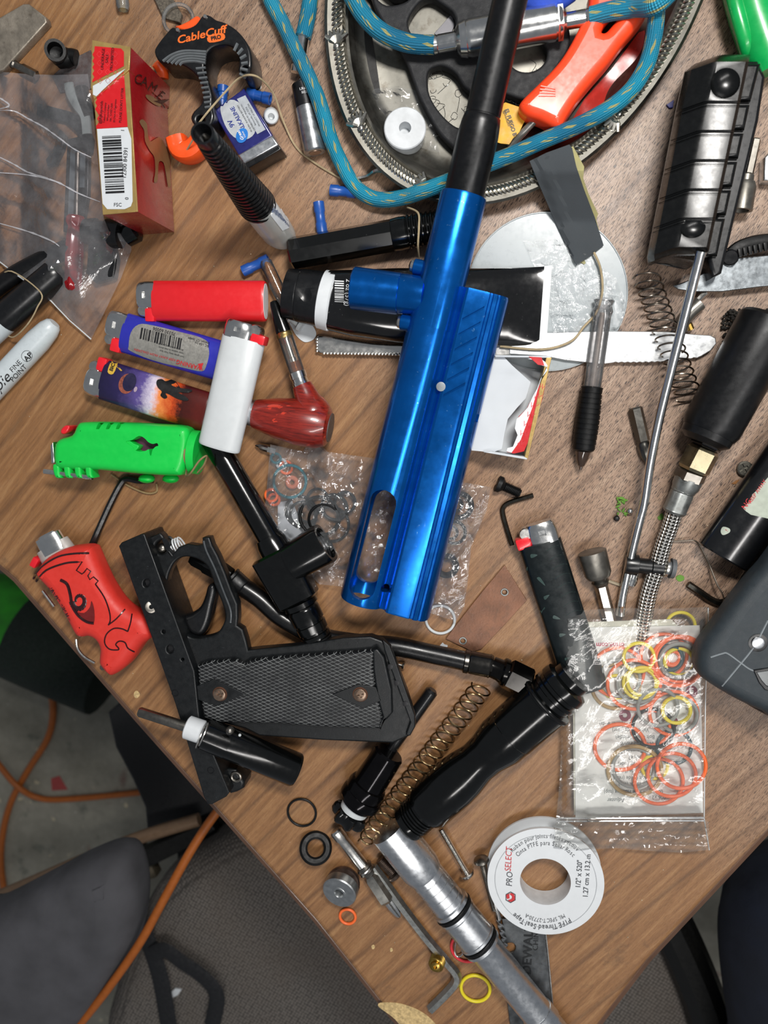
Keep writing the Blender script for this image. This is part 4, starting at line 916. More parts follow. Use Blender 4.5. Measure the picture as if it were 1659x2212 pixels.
# sandpaper
t = T('sandpaper', 'dark grey folded sandpaper strip hanging off the tray rim', 'sandpaper', 1230, 450)
def sph(x, y): return 3.5+max(0, min(1, (480-y)/110))*18+(1.2 if abs(x-1253+(570-y)*.36) < 12 else 0)
t.p('backing', sheet([(1215, 325), (1238, 316), (1262, 360), (1260, 385), (1272, 420), (1292, 462), (1288, 475), (1298, 510), (1306, 536), (1262, 571), (1240, 560)], lambda x, y: sph(x, y)-2.4, 8, .4), mat('yellow_paper', '#a09a6a', .8, 0, .2, 300))
t.p('grit_sheet', sheet([(1144, 348), (1180, 330), (1230, 312), (1236, 320), (1245, 360), (1262, 410), (1285, 470), (1304, 530), (1275, 553), (1245, 572), (1238, 560), (1200, 480), (1165, 400)], sph, 8, .4), mat('grit', '#3d4246', .95, 0, .6, 5000, .15, vs=60))
solo('twine', 'long twine loop curving from the sandpaper around under the pen', 'twine', tube(path([(1283, 545, 5), (1297, 580, 5), (1301, 630, 5), (1288, 675, 5), (1262, 705, 6), (1232, 738, 7), (1170, 755, 6), (1080, 748, 6)], 8), .0007, 6), TWINE, group='twine strands')
# torn pack
t = T('torn_pack', 'torn open cigarette pack showing its white inside right of the blue body', 'cigarette pack', 1095, 880)
HH = 20
Wt = [(1012, 965), (1065, 770), (1075, 768), (1160, 768), (1192, 772), (1138, 990), (1062, 978), (1030, 978)]
wallt = 2.5
outer = [(1005, 968), (1062, 769), (1192, 770), (1138, 992)]
t.p('floor_panel', plate([(1010, 965), (1064, 772), (1188, 776), (1136, 986)], .2, .8, .1), PAPER)
t.p('side_wall', plate([(1180, 772), (1192, 772), (1140, 992), (1133, 988)], .8, HH, .3), GOLDC)
t.p('end_wall', plate([(1045, 977), (1060, 975), (1140, 988), (1138, 993)], .8, HH, .3), PAPER)
t.p('end_wall', plate([(1068, 767), (1190, 769), (1190, 773), (1070, 771)], .8, HH, .3), PAPER)
t.p('flap', sheet([(1008, 972), (1068, 772), (1088, 770), (1105, 788), (1146, 825), (1136, 860), (1116, 882), (1097, 905), (1090, 935), (1084, 970), (1062, 978), (1040, 975)], lambda x, y: 17-3*max(0, min(1, (x-1040)/90))*max(0, min(1, (y-770)/100)) if y > 800 else 17, 9, .4), PAPER)
t.p('torn_paper', plate([(1140, 775), (1155, 778), (1165, 788), (1180, 792), (1182, 800), (1168, 818), (1160, 840), (1150, 858), (1140, 880), (1122, 900), (1116, 905), (1112, 925), (1118, 940), (1108, 965), (1096, 968), (1094, 975), (1105, 978), (1125, 950), (1150, 880), (1165, 830), (1183, 790), (1178, 782), (1165, 772)], HH-.4, HH+.2, .1), mat('torn_fibre', '#e6e8e8', .95, 0, .8, 1500))
rp_ = plate([(1120, 900), (1138, 882), (1150, 858), (1162, 840), (1172, 818), (1184, 803), (1172, 860), (1152, 930), (1132, 975), (1110, 980), (1094, 976), (1112, 965), (1120, 940), (1114, 925)], HH-1.0, HH-.2, .1)
t.p('red_panel', rp_, RED); t.p('red_panel', plate([(1142, 770), (1170, 772), (1176, 790), (1162, 788)], HH-.2, HH+.3, .1), RED)
pm = M()
for i in range(7):
    for dx in (0, 9): 
        x, y = 1168-i*7.5+dx-6, 838+i*20; pm.join(_drop(rp_, [(x, y-9), (x+1.2, y-9), (x+1.2, y+3), (x, y+3)], [(0, 1, 2, 3)], .0003)).join(_drop(rp_, [(x, y), (x+8, y-5), (x+8, y-3.8), (x, y+1.2)], [(0, 1, 2, 3)], .0003))
t.p('diamond_print', pm, mat('pack_red_light', '#d83a41', .35))
# ================================================================ right side, top
t = T('foregrip', 'glossy black ribbed plastic foregrip block lying beside the green handle', 'grip', 1480, 350)
GP = mat('glossy_black', '#070808', .27, 0, .12, 500, .15, spec=.5)
HG = 48
go = [(1498, 128), (1530, 112), (1600, 108), (1622, 112), (1626, 130), (1620, 180), (1600, 280), (1572, 400), (1550, 500), (1535, 545), (1525, 556), (1460, 548), (1418, 545), (1395, 540), (1393, 510), (1410, 430), (1435, 320), (1458, 220), (1470, 165)]
e0 = at(1560, 112, 30); e1 = at(1460, 558, 26)
# cross-section loft: flat top on the right half, sloping to the left, steps at the bands
def gsec(f, k):
    yl = 118+f*435
    lx = 1478-f*85+(22*(1-f/.04) if f < .04 else 0)+(8*(f-.97)/.03 if f > .97 else 0); rx = 1622-f*92; mx = lx+(rx-lx)*.46
    sl = 34*(1-f*.4)
    yy = lambda x: yl+ (0 if x > mx else (mx-x)*.36)
    q = []
    for x, h in ((lx+6, 4), (lx-4*0, 20), (lx+2, 34), (lx+16, 42), (mx-6, HG-1.2), (mx+6, HG), (rx-8, HG), (rx-1, HG-2)):
        q.append(at(x, yy(x), h+k))
    b = at(rx-1, yl, HG-2); q += [V((b.x, b.y, TZ+h*.001)) for h in (30, 4)]
    return q
vs = []; fs = []; rings = []
ribs = [.24, .385, .53, .675, .82]
fr = [(0, -16), (.012, -4), (.035, 0)]
for r in ribs: fr += [(r-.012, 0), (r-.009, -1.6), (r, -1.8), (r+.004, -.4), (r+.012, -.4), (r+.014, -1.0), (r+.020, -1.0), (r+.022, 0)]
fr += [(.955, 0), (.985, -4), (1, -14)]
for f, k in fr: rings.append(gsec(f, k)); 
n = len(rings[0])
for r in rings: vs += r
for r in range(len(rings)-1):
    for j in range(n): fs.append((r*n+j, r*n+(j+1) % n, (r+1)*n+(j+1) % n, (r+1)*n+j))
fs += [tuple(range(n)), tuple((len(rings)-1)*n+j for j in reversed(range(n)))]
gm = M().add(vs, fs)
c1 = at(1568, 178, HG+1); c2 = at(1497, 500, HG+1)
gm = boolean(gm, [sphere(c1+Z*.002, .0082, 28, 14, (1, 1.0, .8)), sphere(c2+V((0, .002, .002)), .0078, 28, 14, (1, .8, .7))])
t.p('main_shell', gm, GP, smooth=40)
lo = M()
for i in range(6):
    fa, fb = (.03, .24, .385, .53, .675, .82)[i]+.01, (.24, .385, .53, .675, .82, 1.03)[i]-.008
    q = [(1645-fa*92+(4 if i == 0 else 0), 118+fa*425), (1645-fb*92, 118+fb*425), (1600-fb*92, 118+fb*425), (1600-fa*92, 118+fa*425)]
    lo.join(plate(sm2(q, 1), 3, 24, 2, 2))
t.p('lower_rib', lo, GP, kind='stuff')
t.p('lower_shell', plate([(1638, 130), (1655, 165), (1640, 260), (1560, 590), (1540, 600), (1530, 560), (1600, 130)], 1, 20, 2), BLKP)
t = T('nut_driver', 'grey steel nut driver bit sticking out behind the black foregrip', 'nut driver', 1615, 380)
t.p('shank', lathe(at(1633, 300, 8), at(1612, 395, 8), [(0, 9), (.03, 11), (1, 11)], 6), DSTEEL)
t.p('socket', lathe(at(1614, 375, 8), at(1600, 455, 8), [(0, 11), (.05, 15), (.2, 15), (.22, 19), (.35, 23), (1, 24), (1, 17), (.7, 15), (.7, .1)], 28), mat('grey_socket', '#7d7a73', .4, .9, .2, 2000))
t = T('green_handle', 'bright green ribbed plastic handle entering the upper right corner', 'handle', 1620, 50)
GH = mat('green_plastic', '#0da04e', .3, 0, .1, 300, .08, coat=.3)
t.p('grip', tube(path([(1605, -60, 10), (1625, 20, 10), (1650, 95, 10), (1672, 150, 10)], 6), .0125, 18, up=Z), GH)
for a in ((1572, -60), (1603, -60), (1640, -60)): t.p('ridge', tube(path([(a[0], a[1], 14), (a[0]+18, 15, 17), (a[0]+38, 90, 15), (a[0]+48, 125, 9)], 6), .0042, 12), GH)
solo('metal_box', 'bluish silver block cut off by the right edge of the photo', 'block', plate([(1652, 340), (1661, 330), (1720, 330), (1720, 392), (1650, 390)], 0, 9, .8), ALU)
solo('blue_chip', 'tiny dark blue plastic chip left of the black foregrip', 'chip', plate([(1440, 226), (1456, 215), (1454, 232), (1446, 233)], 0, 1.5, .2), mat('deep_blue', '#22277c', .4))
t = T('pocket_knife', 'open pocket knife blade with black ribbed strap at the right edge', 'knife', 1590, 590)
kb = [(1453, 617), (1470, 612), (1500, 600), (1530, 585), (1570, 562), (1600, 556), (1720, 545), (1720, 612), (1640, 620), (1560, 630), (1500, 630), (1465, 625)]
t.p('blade', plate(kb, 6, 7.6, .6), mat('blade_grey', '#9aa0a4', .28, .95, .3, 700, .12, dirt=.3))
t.p('strap', tube(path([(1580, 550, 9), (1600, 535, 10), (1635, 524, 10), (1680, 520, 10)], 8), .0042, 10, cross=[(a_, b_*.5) for a_, b_ in circ(10)], up=Z), RUB)
for i in range(7): t.p('strap_rib', box(at(1598+i*11, 546-i*2.6, 12.5), V((.95, .2, 0)).normalized(), V((-.2, .95, 0)).normalized(), Z, .0009, .0022, .0009, .0002), RUB)
t.p('pivot', lathe(at(1578, 556, 3), at(1578, 556, 11), [(0, 16), (.9, 17), (1, 14)], 18), BLKP)
# long rod
t = T('steel_rod', 'long thin polished steel rod with a slight bend crossing the right side', 'rod', 1340, 1310)
t.p('rod', tube(path([(1513, 548, 45), (1480, 680, 38), (1452, 790, 32), (1425, 900, 26), (1405, 1000, 20), (1393, 1080, 15), (1382, 1125, 13), (1362, 1210, 8), (1345, 1290, 5), (1340, 1330, 5)], 6), .0026, 16), CHR)
t.p('rod_tip', tube([at(1515, 543, 45.3), at(1512, 552, 44.7)], .0029, 16), CHR)
# steel spring
a, b = at(1400, 588, 6), at(1492, 868, 6)
t = T('coil_spring', 'loose steel coil spring passing under the long polished rod', 'spring', 1450, 730)
t.p('coil', coil(at(1396, 598, 8), at(1490, 862, 8), .0070, 16, .00055, -.28, 30, .85, 1, -.38), SPRS)
# driver bit pieces
t = hexbit('driver_bit', 'grey hex driver bit lying left of the long rod', at(1372, 880, 3.2), at(1402, 1008, 3.2), 15, [(0, 12), (.1, 15), (.5, 14), (.8, 8), (1, 5)], mat('bit_grey', '#6b6964', .35, .95, .2, 1500))
t = T('carabiner_clip', 'small grey metal clip with brass tip behind the long rod', 'clip', 1490, 660)
t.p('clip_body', tube(path([(1512, 655, 4), (1490, 675, 4), (1475, 695, 4), (1470, 715, 4)]), .0042, 12), mat('clip_grey', '#84827c', .35, .8))
t.p('loop', tube(path([(1490, 668, 4), (1515, 640, 4), (1525, 632, 4)]), .0018, 8), STEEL); t.p('brass_tip', tube([at(1487, 700, 4), at(1492, 712, 3.5)], .0022, 10), BRASS)
# pen
t = T('ballpoint_pen', 'clear barrel ballpoint pen with black ribbed grip, tip downwards', 'pen', 1270, 850)
a, b = at(1306, 645, 7), at(1254, 1015, 7)
cl_ = film('clear_barrel', '#efeceb', .10, 1.6, .15, 40, .03)
t.p('barrel', lathe(a, b, [(0, 17), (.01, 22), (.04, 18), (.07, 22), (.1, 19), (.54, 19)], 28, cap=False), cl_)
t.p('ink_tube', lathe(a, b, [(.08, 6), (.52, 6)], 12), mat('ink_refill', '#8a8078', .3, .3))
gp_ = [(.505, 19), (.51, 24)]
for i in range(12): f = .52+i*.030; r = 24+3*sin(i*.75)*0+ (2*sin((i-2)/3.0)); gp_ += [(f, r), (f+.022, r), (f+.024, r-1.2), (f+.029, r-1.2)]
t.p('grip', lathe(a, b, gp_+[(.885, 20), (.89, 17)], 28), RUB)
t.p('tip', lathe(a, b, [(.885, 17), (.93, 14), (.975, 7), (.98, 4), (1, 2.5)], 20), mat('smoke_tip', '#4a3a30', .12, 0, 0, trans=.4, coat=.5))
# ================================================================ right side, middle
t = T('regulator', 'black cylinder with hex fittings and braided steel hose leading down', 'regulator', 1590, 830)
a, b = at(1690, 680, 16), at(1535, 955, 18)
t.p('cylinder', lathe(at(1665, 690, 17), at(1530, 935, 18), [(0, 60), (.03, 66), (.95, 63), (1, 58)], 40), BLKM)
t.p('cylinder_end', lathe(at(1531, 933, 18), at(1518, 958, 18), [(0, 56), (.6, 54), (1, 40)], 36), BLKM)
def hexn(a, b, r, mt, name='hex_nut'): return t.p(name, lathe(a, b, [(0, r*.86), (.12, r), (.88, r), (1, r*.86)], 6, up=Z), mt)
hexn(at(1538, 938, 16), at(1522, 968, 16), 34, mat('black_nut', '#1c1c1e', .25, .8, .05))
hexn(at(1522, 968, 15), at(1496, 1018, 14), 35, mat('gold_nut', '#a99f83', .3, 1, .3, 4000))
hexn(at(1496, 1016, 13), at(1486, 1038, 12), 33, DSTEEL); t.p('neck', lathe(at(1488, 1034, 12), at(1476, 1062, 11), [(0, 30), (.6, 29), (1, 24)], 28), GALV)
t.p('ferrule', ferr(at(1479, 1052, 11), at(1455, 1108, 9), 25, 8), GALV)
t.p('steel_hose', tube(path([(1458, 1102, 8), (1448, 1135, 7), (1432, 1180, 6), (1418, 1230, 6), (1402, 1280, 6), (1392, 1330, 5), (1380, 1400, 4.5)], 10), .0050, 20, uv=True), braidsteel_mat())
cr = M()
random.seed(11)
for i in range(150):
    x, y = rnd(1568, 1659), 680+rnd(-12, 10)+(rnd(0, 70) if random.random() < .0 else 0)
    if random.random() < .45: x = rnd(1560, 1592); y = rnd(680, 742)-(x-1560)*.5
    cr.join(sphere(at(x, y, rnd(.8, 4)), rnd(.0005, .0012), 6, 4))
solo('dirt_crumbs', 'pile of black and greenish dirt crumbs around the top of the black cylinder', 'dirt', cr, mat('crumb', '#1f1c18', .95, 0, .8, 900, .9, vs=500), kind='stuff', smooth=0)
t = T('screw', 'flat grey cross-head screw standing on its head right of the gold nut', 'screw', 1607, 1012)
cm_ = disc(at(1607, 1012, 0), .0045, .0028)
def cross_cut(c, r, hh, ang=0.5):
    X = V((cos(ang), sin(ang), 0)); Y = Z.cross(X); return [box(c, X, Y, Z, r, r*.28, hh), box(c, X, Y, Z, r*.28, r, hh)]
t.p('head', boolean(cm_, cross_cut(at(1607, 1012, 3.0), .0026, .0012)), mat('grey_screw', '#6c6a62', .4, .8, .4, 1500, dirt=.4))
solo('wood_splinter', 'tiny amber splinter below the grey screw head', 'splinter', plate([(1580, 1045), (1590, 1038), (1598, 1036), (1590, 1046)], 0, .6, .1), mat('splinter', '#8a5a2a', .6))
# large black lighter at the right edge with warning sticker
t = T('large_lighter', 'big glossy black lighter with a torn warning sticker at the right edge', 'lighter', 1600, 1120)
a, b = at(1560, 1204, 12), at(1748, 933, 12)
ll = lathe(a, b, [(0, 55), (.01, 59), (1, 59)], 40, ell=(1, .62))
t.p('body', ll, mat('gloss_black2', '#0b0c0e', .2, 0, .05, 900, .1, coat=.4))
st = [(1605, 1098), (1622, 1080), (1625, 1068), (1632, 1062), (1660, 1030), (1700, 1010), (1700, 1130), (1650, 1118), (1622, 1112), (1612, 1105)]
t.p('sticker', decal(ll, st, 8, .0002), mat('sticker', '#aab2a4', .6, 0, .2, 600, .12, vs=300)); t.p('sticker', decal(ll, sm2([(1557, 1148), (1562, 1138), (1576, 1142), (1576, 1150), (1562, 1156)], 3), 5, .0002), mat('sticker', '#aab2a4'))
t.p('lettering', text(ll, 'NG', 12, 1613, 1089, 55, eps=.0004).join(text(ll, 'KEEP AWAY', 8, 1636, 1062, 55, eps=.0004)).join(text(ll, '!', 7, 1570, 1146, 50, eps=.0004)), INKR)
# wire, allen key
solo('bent_wire', 'thin bent steel wire between the braided steel hose and hex key', 'wire', tube(path([(1440, 1170, 2), (1480, 1168, 3), (1500, 1168, 3), (1512, 1180, 2), (1530, 1215, 3), (1548, 1260, 7), (1560, 1282, 8), (1565, 1300, 7)], 5), .0005, 6).join(tube(path([(1565, 1298, 7), (1563, 1320, 3), (1563, 1338, 1)], 4), .0011, 6)), mat('wire_dark', '#777067', .35, .9))
solo('hex_key', 'dark hex key with its short arm pointing left beneath the big black lighter', 'hex key', tube(path([(1486, 1262, 2.5), (1510, 1278, 2.5), (1535, 1295, 2.5), (1555, 1302, 2.5), (1574, 1294, 2.5), (1600, 1262, 2.5), (1640, 1200, 2.5), (1720, 1080, 2.5)], 6), .0022, 6), mat('hexkey_dark', '#2f2e2a', .28, .9, .05))
# cordless tool end
t = T('power_tool', 'dark grey moulded power tool housing at the right edge', 'power tool', 1600, 1400)
TG = mat('tool_grey', '#2b3338', .5, 0, .4, 3500, .1)
po = sm2([(1510, 1432), (1520, 1400), (1560, 1345), (1600, 1290), (1659, 1222), (1760, 1120), (1800, 1400), (1700, 1560), (1655, 1545), (1600, 1520), (1540, 1485), (1514, 1462)], 3)
tm_ = plate(po, 17, 40, 8, 5); t.p('housing', tm_, TG)
t.p('lower_housing', plate([(x+26+(1659-x)*.1, y+14) for x, y in po], 1, 20, 3), BLKP)
grooves = M()
for l in ([(1535, 1420), (1560, 1412), (1572, 1412), (1600, 1432), (1625, 1448), (1660, 1452)], [(1659, 1340), (1630, 1395), (1600, 1434), (1560, 1482)]):
    pts = []
    b_ = tm_.bvh()
    for p in sm2(l, 4, False):
        d = ray(*p); h = b_.ray_cast(CAM, d); pts.append(h[0] if h[0] else at(p[0], p[1], 44))
    grooves.join(tube(pts, .0005, 6))
t.p('seam_line', grooves, mat('seam', '#7d8488', .6))
tr_ = plate([(1634, 1452), (1680, 1445), (1680, 1490), (1655, 1482), (1645, 1470)], 39.2, 40.6, .3); t.p('vent_insert', tr_, mat('speck_metal', '#8c8f90', .5, .5, .5, 3000))
t.p('vent_frame', plate([[(1628, 1448), (1684, 1440), (1684, 1500), (1652, 1490), (1640, 1475)], [(1636, 1453), (1680, 1447), (1680, 1488), (1656, 1481), (1646, 1470)]], 39, 41, .4), BLKP)
t.p('screw_recess', disc(at(1637, 1388, 39.8), .0052, .0006), BLKP); t.p('housing_screw', disc(at(1637, 1388, 40.3), .0034, .0012), ALU)
# pneumatic fitting
t = T('tee_fitting', 'small black push-in tee fitting under the braided steel hose', 'fitting', 1400, 1230)
t.p('tee_body', lathe(at(1350, 1218, 6), at(1440, 1228, 6), [(0, 21), (.08, 23), (.3, 23), (.32, 17), (.62, 17), (.64, 20), (.9, 20)], 24), BLKP)
t.p('release_ring', lathe(at(1438, 1226, 6), at(1457, 1229, 6), [(0, 18), (.3, 18), (.31, 15), (.5, 15), (.51, 22), (1, 21), (1, 12), (.5, 11), (.5, .1)], 24), mat('ring_grey', '#5a5d60', .5))
t.p('steel_band', lathe(at(1437, 1226, 6), at(1442, 1227, 6), [(0, 20), (1, 20)], 24), STEEL); t.p('threaded_stub', lathe(at(1372, 1232, 6), at(1362, 1262, 4), [(0, 10), (.5, 10), (.5, 12), (1, 11)], 16), CHR)
t = T('magnetic_socket', 'short grey socket on a hex shank above the bag of rings', 'socket', 1290, 1240)
t.p('socket', lathe(at(1278, 1190, 8), at(1294, 1248, 8), [(0, 27), (.04, 31), (.85, 29), (1, 24)], 32), mat('grey_socket', '#7d7a73'))
t.p('collar', lathe(at(1293, 1244, 7), at(1299, 1264, 6), [(0, 20), (.5, 16), (.6, 19), (1, 15)], 24), mat('bit_grey', '#6b6964')); t.p('shank', lathe(at(1296, 1256, 6), at(1322, 1360, 3), [(0, 14), (1, 14)], 6), STEEL)
solo('matchstick', 'short pale stick poking out between socket and rod', 'stick', tube([at(1308, 1253, 1), at(1345, 1266, 1)], .0010, 6), mat('stick', '#9d917b', .7))
# crumbs
lf = M()
for i in range(16):
    x, y = 1343+rnd(-10, 10), 1092+rnd(-18, 18); p = at(x, y, rnd(.3, 1.6)); d = V((rnd(-1, 1), rnd(-1, 1), rnd(-.2, .5))).normalized(); lf.join(tube([p-d*.0016, p, p+d*.0018], [.0002, .0008, .0002], 5))
solo('herb_crumb', 'small clump of bright green plant crumbs beside the long rod', 'plant crumbs', lf, mat('leaf_green', '#5f8b35', .8, 0, .3), kind='stuff')
solo('steel_ball', 'tiny shiny steel ball beside the green crumbs', 'ball', sphere(at(1361, 1104, 2), .0021, 16, 10), CHR)
solo('black_crumb', 'black crumb just below the green plant clump', 'crumb', sphere(at(1332, 1120, 1.5), .0020, 7, 5), INK, smooth=0)
solo('leaf_flake', 'single small green leaf flake above the ring bag', 'leaf', plate(sm2([(1460, 1248), (1468, 1242), (1478, 1246), (1476, 1254), (1466, 1256)], 3), 0, .5, .1), mat('leaf_green', '#5f8b35'))
solo('leaf_flake', 'small green flake tucked against the braided steel hose', 'leaf', plate([(1420, 1118), (1430, 1108), (1436, 1120), (1424, 1124)], 0, .5, .1), mat('leaf_green', '#5f8b35'))
db = M(); random.seed(21)
for i in range(230):
    x, y = rnd(20, 1640), rnd(20, 2100)
    if y > 1250+(x)*1.16-60 or y > 1800+(1659-x)*1.1-60: continue
    db.join(sphere(at(x, y, .15), rnd(.00012, .00045), 5, 3))
solo('dust_grit', 'scattered pale grit specks over the whole desk top', 'grit', db, mat('grit_pale', '#b9ad95', .9, 0, 0, var=.7, vs=90), kind='stuff', smooth=0)
# ================================================================ lighters
def lighter(label, a, b, w_, bodym_, side=1, tilt=0, thick=.5, wrap=None, base=True, hood_k=.15, group='disposable lighters'):
    """a = flame end, b = base; w_ px width; side: which side the thumb button is on"""
    t = T('lighter', label, 'lighter', (a+b)/2-Z*((a.z+b.z)/2-TZ), group=group)
    X = (b-a).normalized(); S = -X.cross(Z).normalized(); U = X.cross(S); U = -U if U.z < 0 else U; L = (b-a).length; k = sc((a+b)/2); w = w_*k/2; hh = w*thick
    cr = circ(36, .88)
    h0 = L*hood_k; t0 = hood_k
    bm = tube([a+X*(L*f) for f in (t0, t0+.005, .975, .992, 1)], [w*g for g in (.97, 1, 1, .985, .94)], cross=cr, fixdir=X, up=U, ell=(1, thick))
    body = t.p('body', bm, bodym_)
    if base: t.p('base', tube([a+X*L*.985, a+X*L*1.002], [w*.9, w*.86], cross=cr, fixdir=X, up=U, ell=(1, thick)), WHTG)
    # hood: metal, covers most of the width opposite the button
    hc = -side*.24
    hd = tube([a+X*(L*f)+S*(w*hc) for f in (.005, .02, t0*.55, t0+.012)], [w*g for g in (.62, .70, .74, .74)], cross=cr, fixdir=X, up=U, ell=(1, thick*1.28))
    hd = boolean(hd, [box(a+X*(L*t0*.55)+S*(w*hc)+U*(w*.7), X, S, U, L*.016, w*.16, w*.4)])
    hdo = t.p('hood', hd, CHR)
    # spark wheel
    wc = a+X*(L*t0*.38)+S*(w*(.50*side)); 
    t.p('spark_wheel', tube([wc-U*(hh*.62), wc-U*(hh*.62), wc-U*(hh*.5), wc+U*(hh*.5), wc+U*(hh*.62)], [w*.05, w*.26, w*.30, w*.30, w*.26], 20, fixdir=U, up=X), STEEL, hdo)
    t.p('thumb_button', box(a+X*(L*t0*.80)+S*(w*(.72*side)), X, S, U, L*t0*.30, w*.34, hh*.72, w*.12), PLRED)
    return t, bm
REDB = mat('lighter_red', '#d92027', .38, 0, .03, 900, .03, coat=.15)
BLUB = mat('lighter_blue', '#2b2fa6', .32, 0, .03, 900, .05, coat=.3)
lighter('red lighter, topmost of the stack at left, lying level', at(300, 650, 8), at(574, 651, 8), 86, REDB, side=-1, hood_k=.13)
tt_, bm = lighter('deep blue lighter with silver warning sticker, under the white one', at(233, 708, 8), at(500, 787, 8), 86, BLUB, side=-1, hood_k=.14)
sk = sm2([(283, 718), (300, 701), (330, 703), (400, 720), (430, 728), (448, 738), (450, 748), (452, 765), (446, 790), (436, 802), (400, 795), (330, 778), (282, 758), (278, 748)], 3)
SILV = mat('silver_sticker', '#9c9a94', .4, .45, .4, 900, .15, vs=400)
tt_.p('sticker', decal(bm, sk, 7, .00015), SILV)
ik = M(); random.seed(9); x = 306
while x < 392:
    wd = random.choice((1, 1.6, 2.8, 3.6)); y = 708+(x-306)*.27; ik.join(_drop(bm, [(x, y), (x+wd, y+wd*.27), (x+wd-4, y+24), (x-4, y+24)], [(0, 1, 2, 3)], .0004)); x += wd+random.choice((1.3, 2, 3))
ik.join(text(bm, '70330 60006', 7, 355, 716, 165, eps=.0004)).join(text(bm, 'Shelton, CT 06484', 4.6, 430, 736, 165, eps=.0004, align='CENTER')).join(text(bm, 'BIC USA Inc.', 4.6, 436, 744, 165, eps=.0004))
for i in range(3): ik.join(text(bm, ('before use read carefully', 'hold lighter away from face', 'do not expose to heat'), 3.8, 0, 0) if False else text(bm, ('hold lighter away from face', 'never expose to heat above', 'do not puncture or put in fire')[i], 3.6, 372+i*-2, 764-i*7.5, 165, eps=.0004))
tt_.p('sticker_print', ik, INK); tt_.p('warning_print', text(bm, 'WARNING', 9, 410, 788, 165, eps=.0004, bold=.02).join(text(bm, 'KEEP AWAY FROM CHILDREN', 5, 335, 766, 165, eps=.0004)).join(_drop(bm, *fill2d([(434, 800), (440, 784), (428, 786)], 4), .0004)), INKR)
# printed lighter with a night sky picture
def space_mat():
    t = NT('space_print'); s = t.new('ShaderNodeSeparateXYZ'); t.l(t.map(t.obj, (1, 1, 1), (0, 0, radians(17))), s.inputs[0])
    x = t.math('ADD', t.math('MULTIPLY', s.outputs[0], 13.0), .5); n = t.math('MULTIPLY', t.math('SUBTRACT', t.noise(t.obj, 260, 5, .7), .5), .18)
    c = t.ramp(t.math('ADD', x, n), [(.0, lin('#15132a')), (.28, lin('#2b2450')), (.46, lin('#5d4e90')), (.56, lin('#d9cfe0')), (.63, lin('#e98a48')), (.74, lin('#c2481c')), (.82, lin('#3a1410')), (1, lin('#5a1a14'))])
    t.l(c, t.b.inputs['Base Color']); t.b.inputs['Roughness'].default_value = .3; return t.m
tt_, bm = lighter('lighter printed with a purple and orange space scene', at(192, 810, 8), at(452, 893, 8), 88, space_mat(), side=1, hood_k=.13)
tt_.p('planet_print', decal(bm, [p for p in ellpx(274, 829, 17, 22, -20)], 6, .0002), mat('moon_print', '#8a4a3a', .4, var=.5, vs=500)); tt_.p('planet_print', decal(bm, ellpx(293, 841, 3.5, 6, -20), 4, .0002), mat('moon_small', '#a795a5', .4))
tt_.p('planet_shadow_print', decal(bm, ellpx(280, 826, 14, 20, -20), 6, .0003), mat('night_print', '#1f1b3c', .4))
sil = sm2([(338, 828), (341, 821), (350, 820), (358, 824), (370, 821), (382, 820), (378, 828), (370, 831), (378, 836), (398, 840), (412, 842), (415, 846), (405, 849), (385, 848), (400, 856), (408, 864), (398, 866), (380, 860), (366, 852), (358, 850), (362, 858), (355, 861), (347, 854), (350, 846), (342, 838)], 3)
tt_.p('figure_print', decal(bm, sil, 6, .0004), mat('figure_ink', '#141414', .4))
tt_.p('badge', decal(bm, sm2(px_rect(243, 794, 13, 25, -20), 3), 5, .0002), mat('badge_yellow', '#caa53c', .4)); tt_.p('badge_lettering', text(bm, 'BIC', 8, 243, 794, 70, eps=.0004, bold=.04), INK)
tt_.p('base_disc', disc(at(452, 893, 9), .003, .0005), GRY)
# white lighter standing over the others
WL = mat('lighter_white', '#d3d8da', .38, 0, .02, 400, .03, trans=.12)
lighter('white lighter lying across the blue and printed ones', at(535, 697, 23), at(473, 968, 21), 94, WL, side=1, base=False, hood_k=.125, thick=.52)
# black lighter
tt_, bm = lighter('black leaf-patterned lighter leaning towards the ring bag', at(1152, 1130, 9), at(1268, 1490, 8), 92, mat('lighter_black', '#10181a', .32, .25, .08, 700, .2, coat=.3), side=-1, hood_k=.11)
lfm = M(); random.seed(4)
for x, y, r, a in ((1148, 1210, 22, 40), (1160, 1255, 26, -30), (1178, 1300, 22, 60), (1195, 1340, 20, 10), (1140, 1235, 14, 90), (1210, 1380, 20, 40), (1170, 1330, 16, 100), (1222, 1430, 16, 50)):
    lfm.join(decal(bm, sm2([(x, y-r*.2), (x+r*.8*cos(radians(a)), y-r*.8*sin(radians(a))), (x+r*.3*cos(radians(a+60)), y-r*.6*sin(radians(a+60)))], 4), 7, .0002))
for i in range(14): x, y = 1175+i*6, 1170+i*20; lfm.join(tube([h for h in [(bm.bvh().ray_cast(CAM, ray(x+dx, y-12*sin(dx*.06)))[0] or at(x, y, 9)) for dx in range(0, 40, 8)]], .00012, 4))
tt_.p('leaf_print', lfm, mat('leaf_ink', '#2f4340', .35))
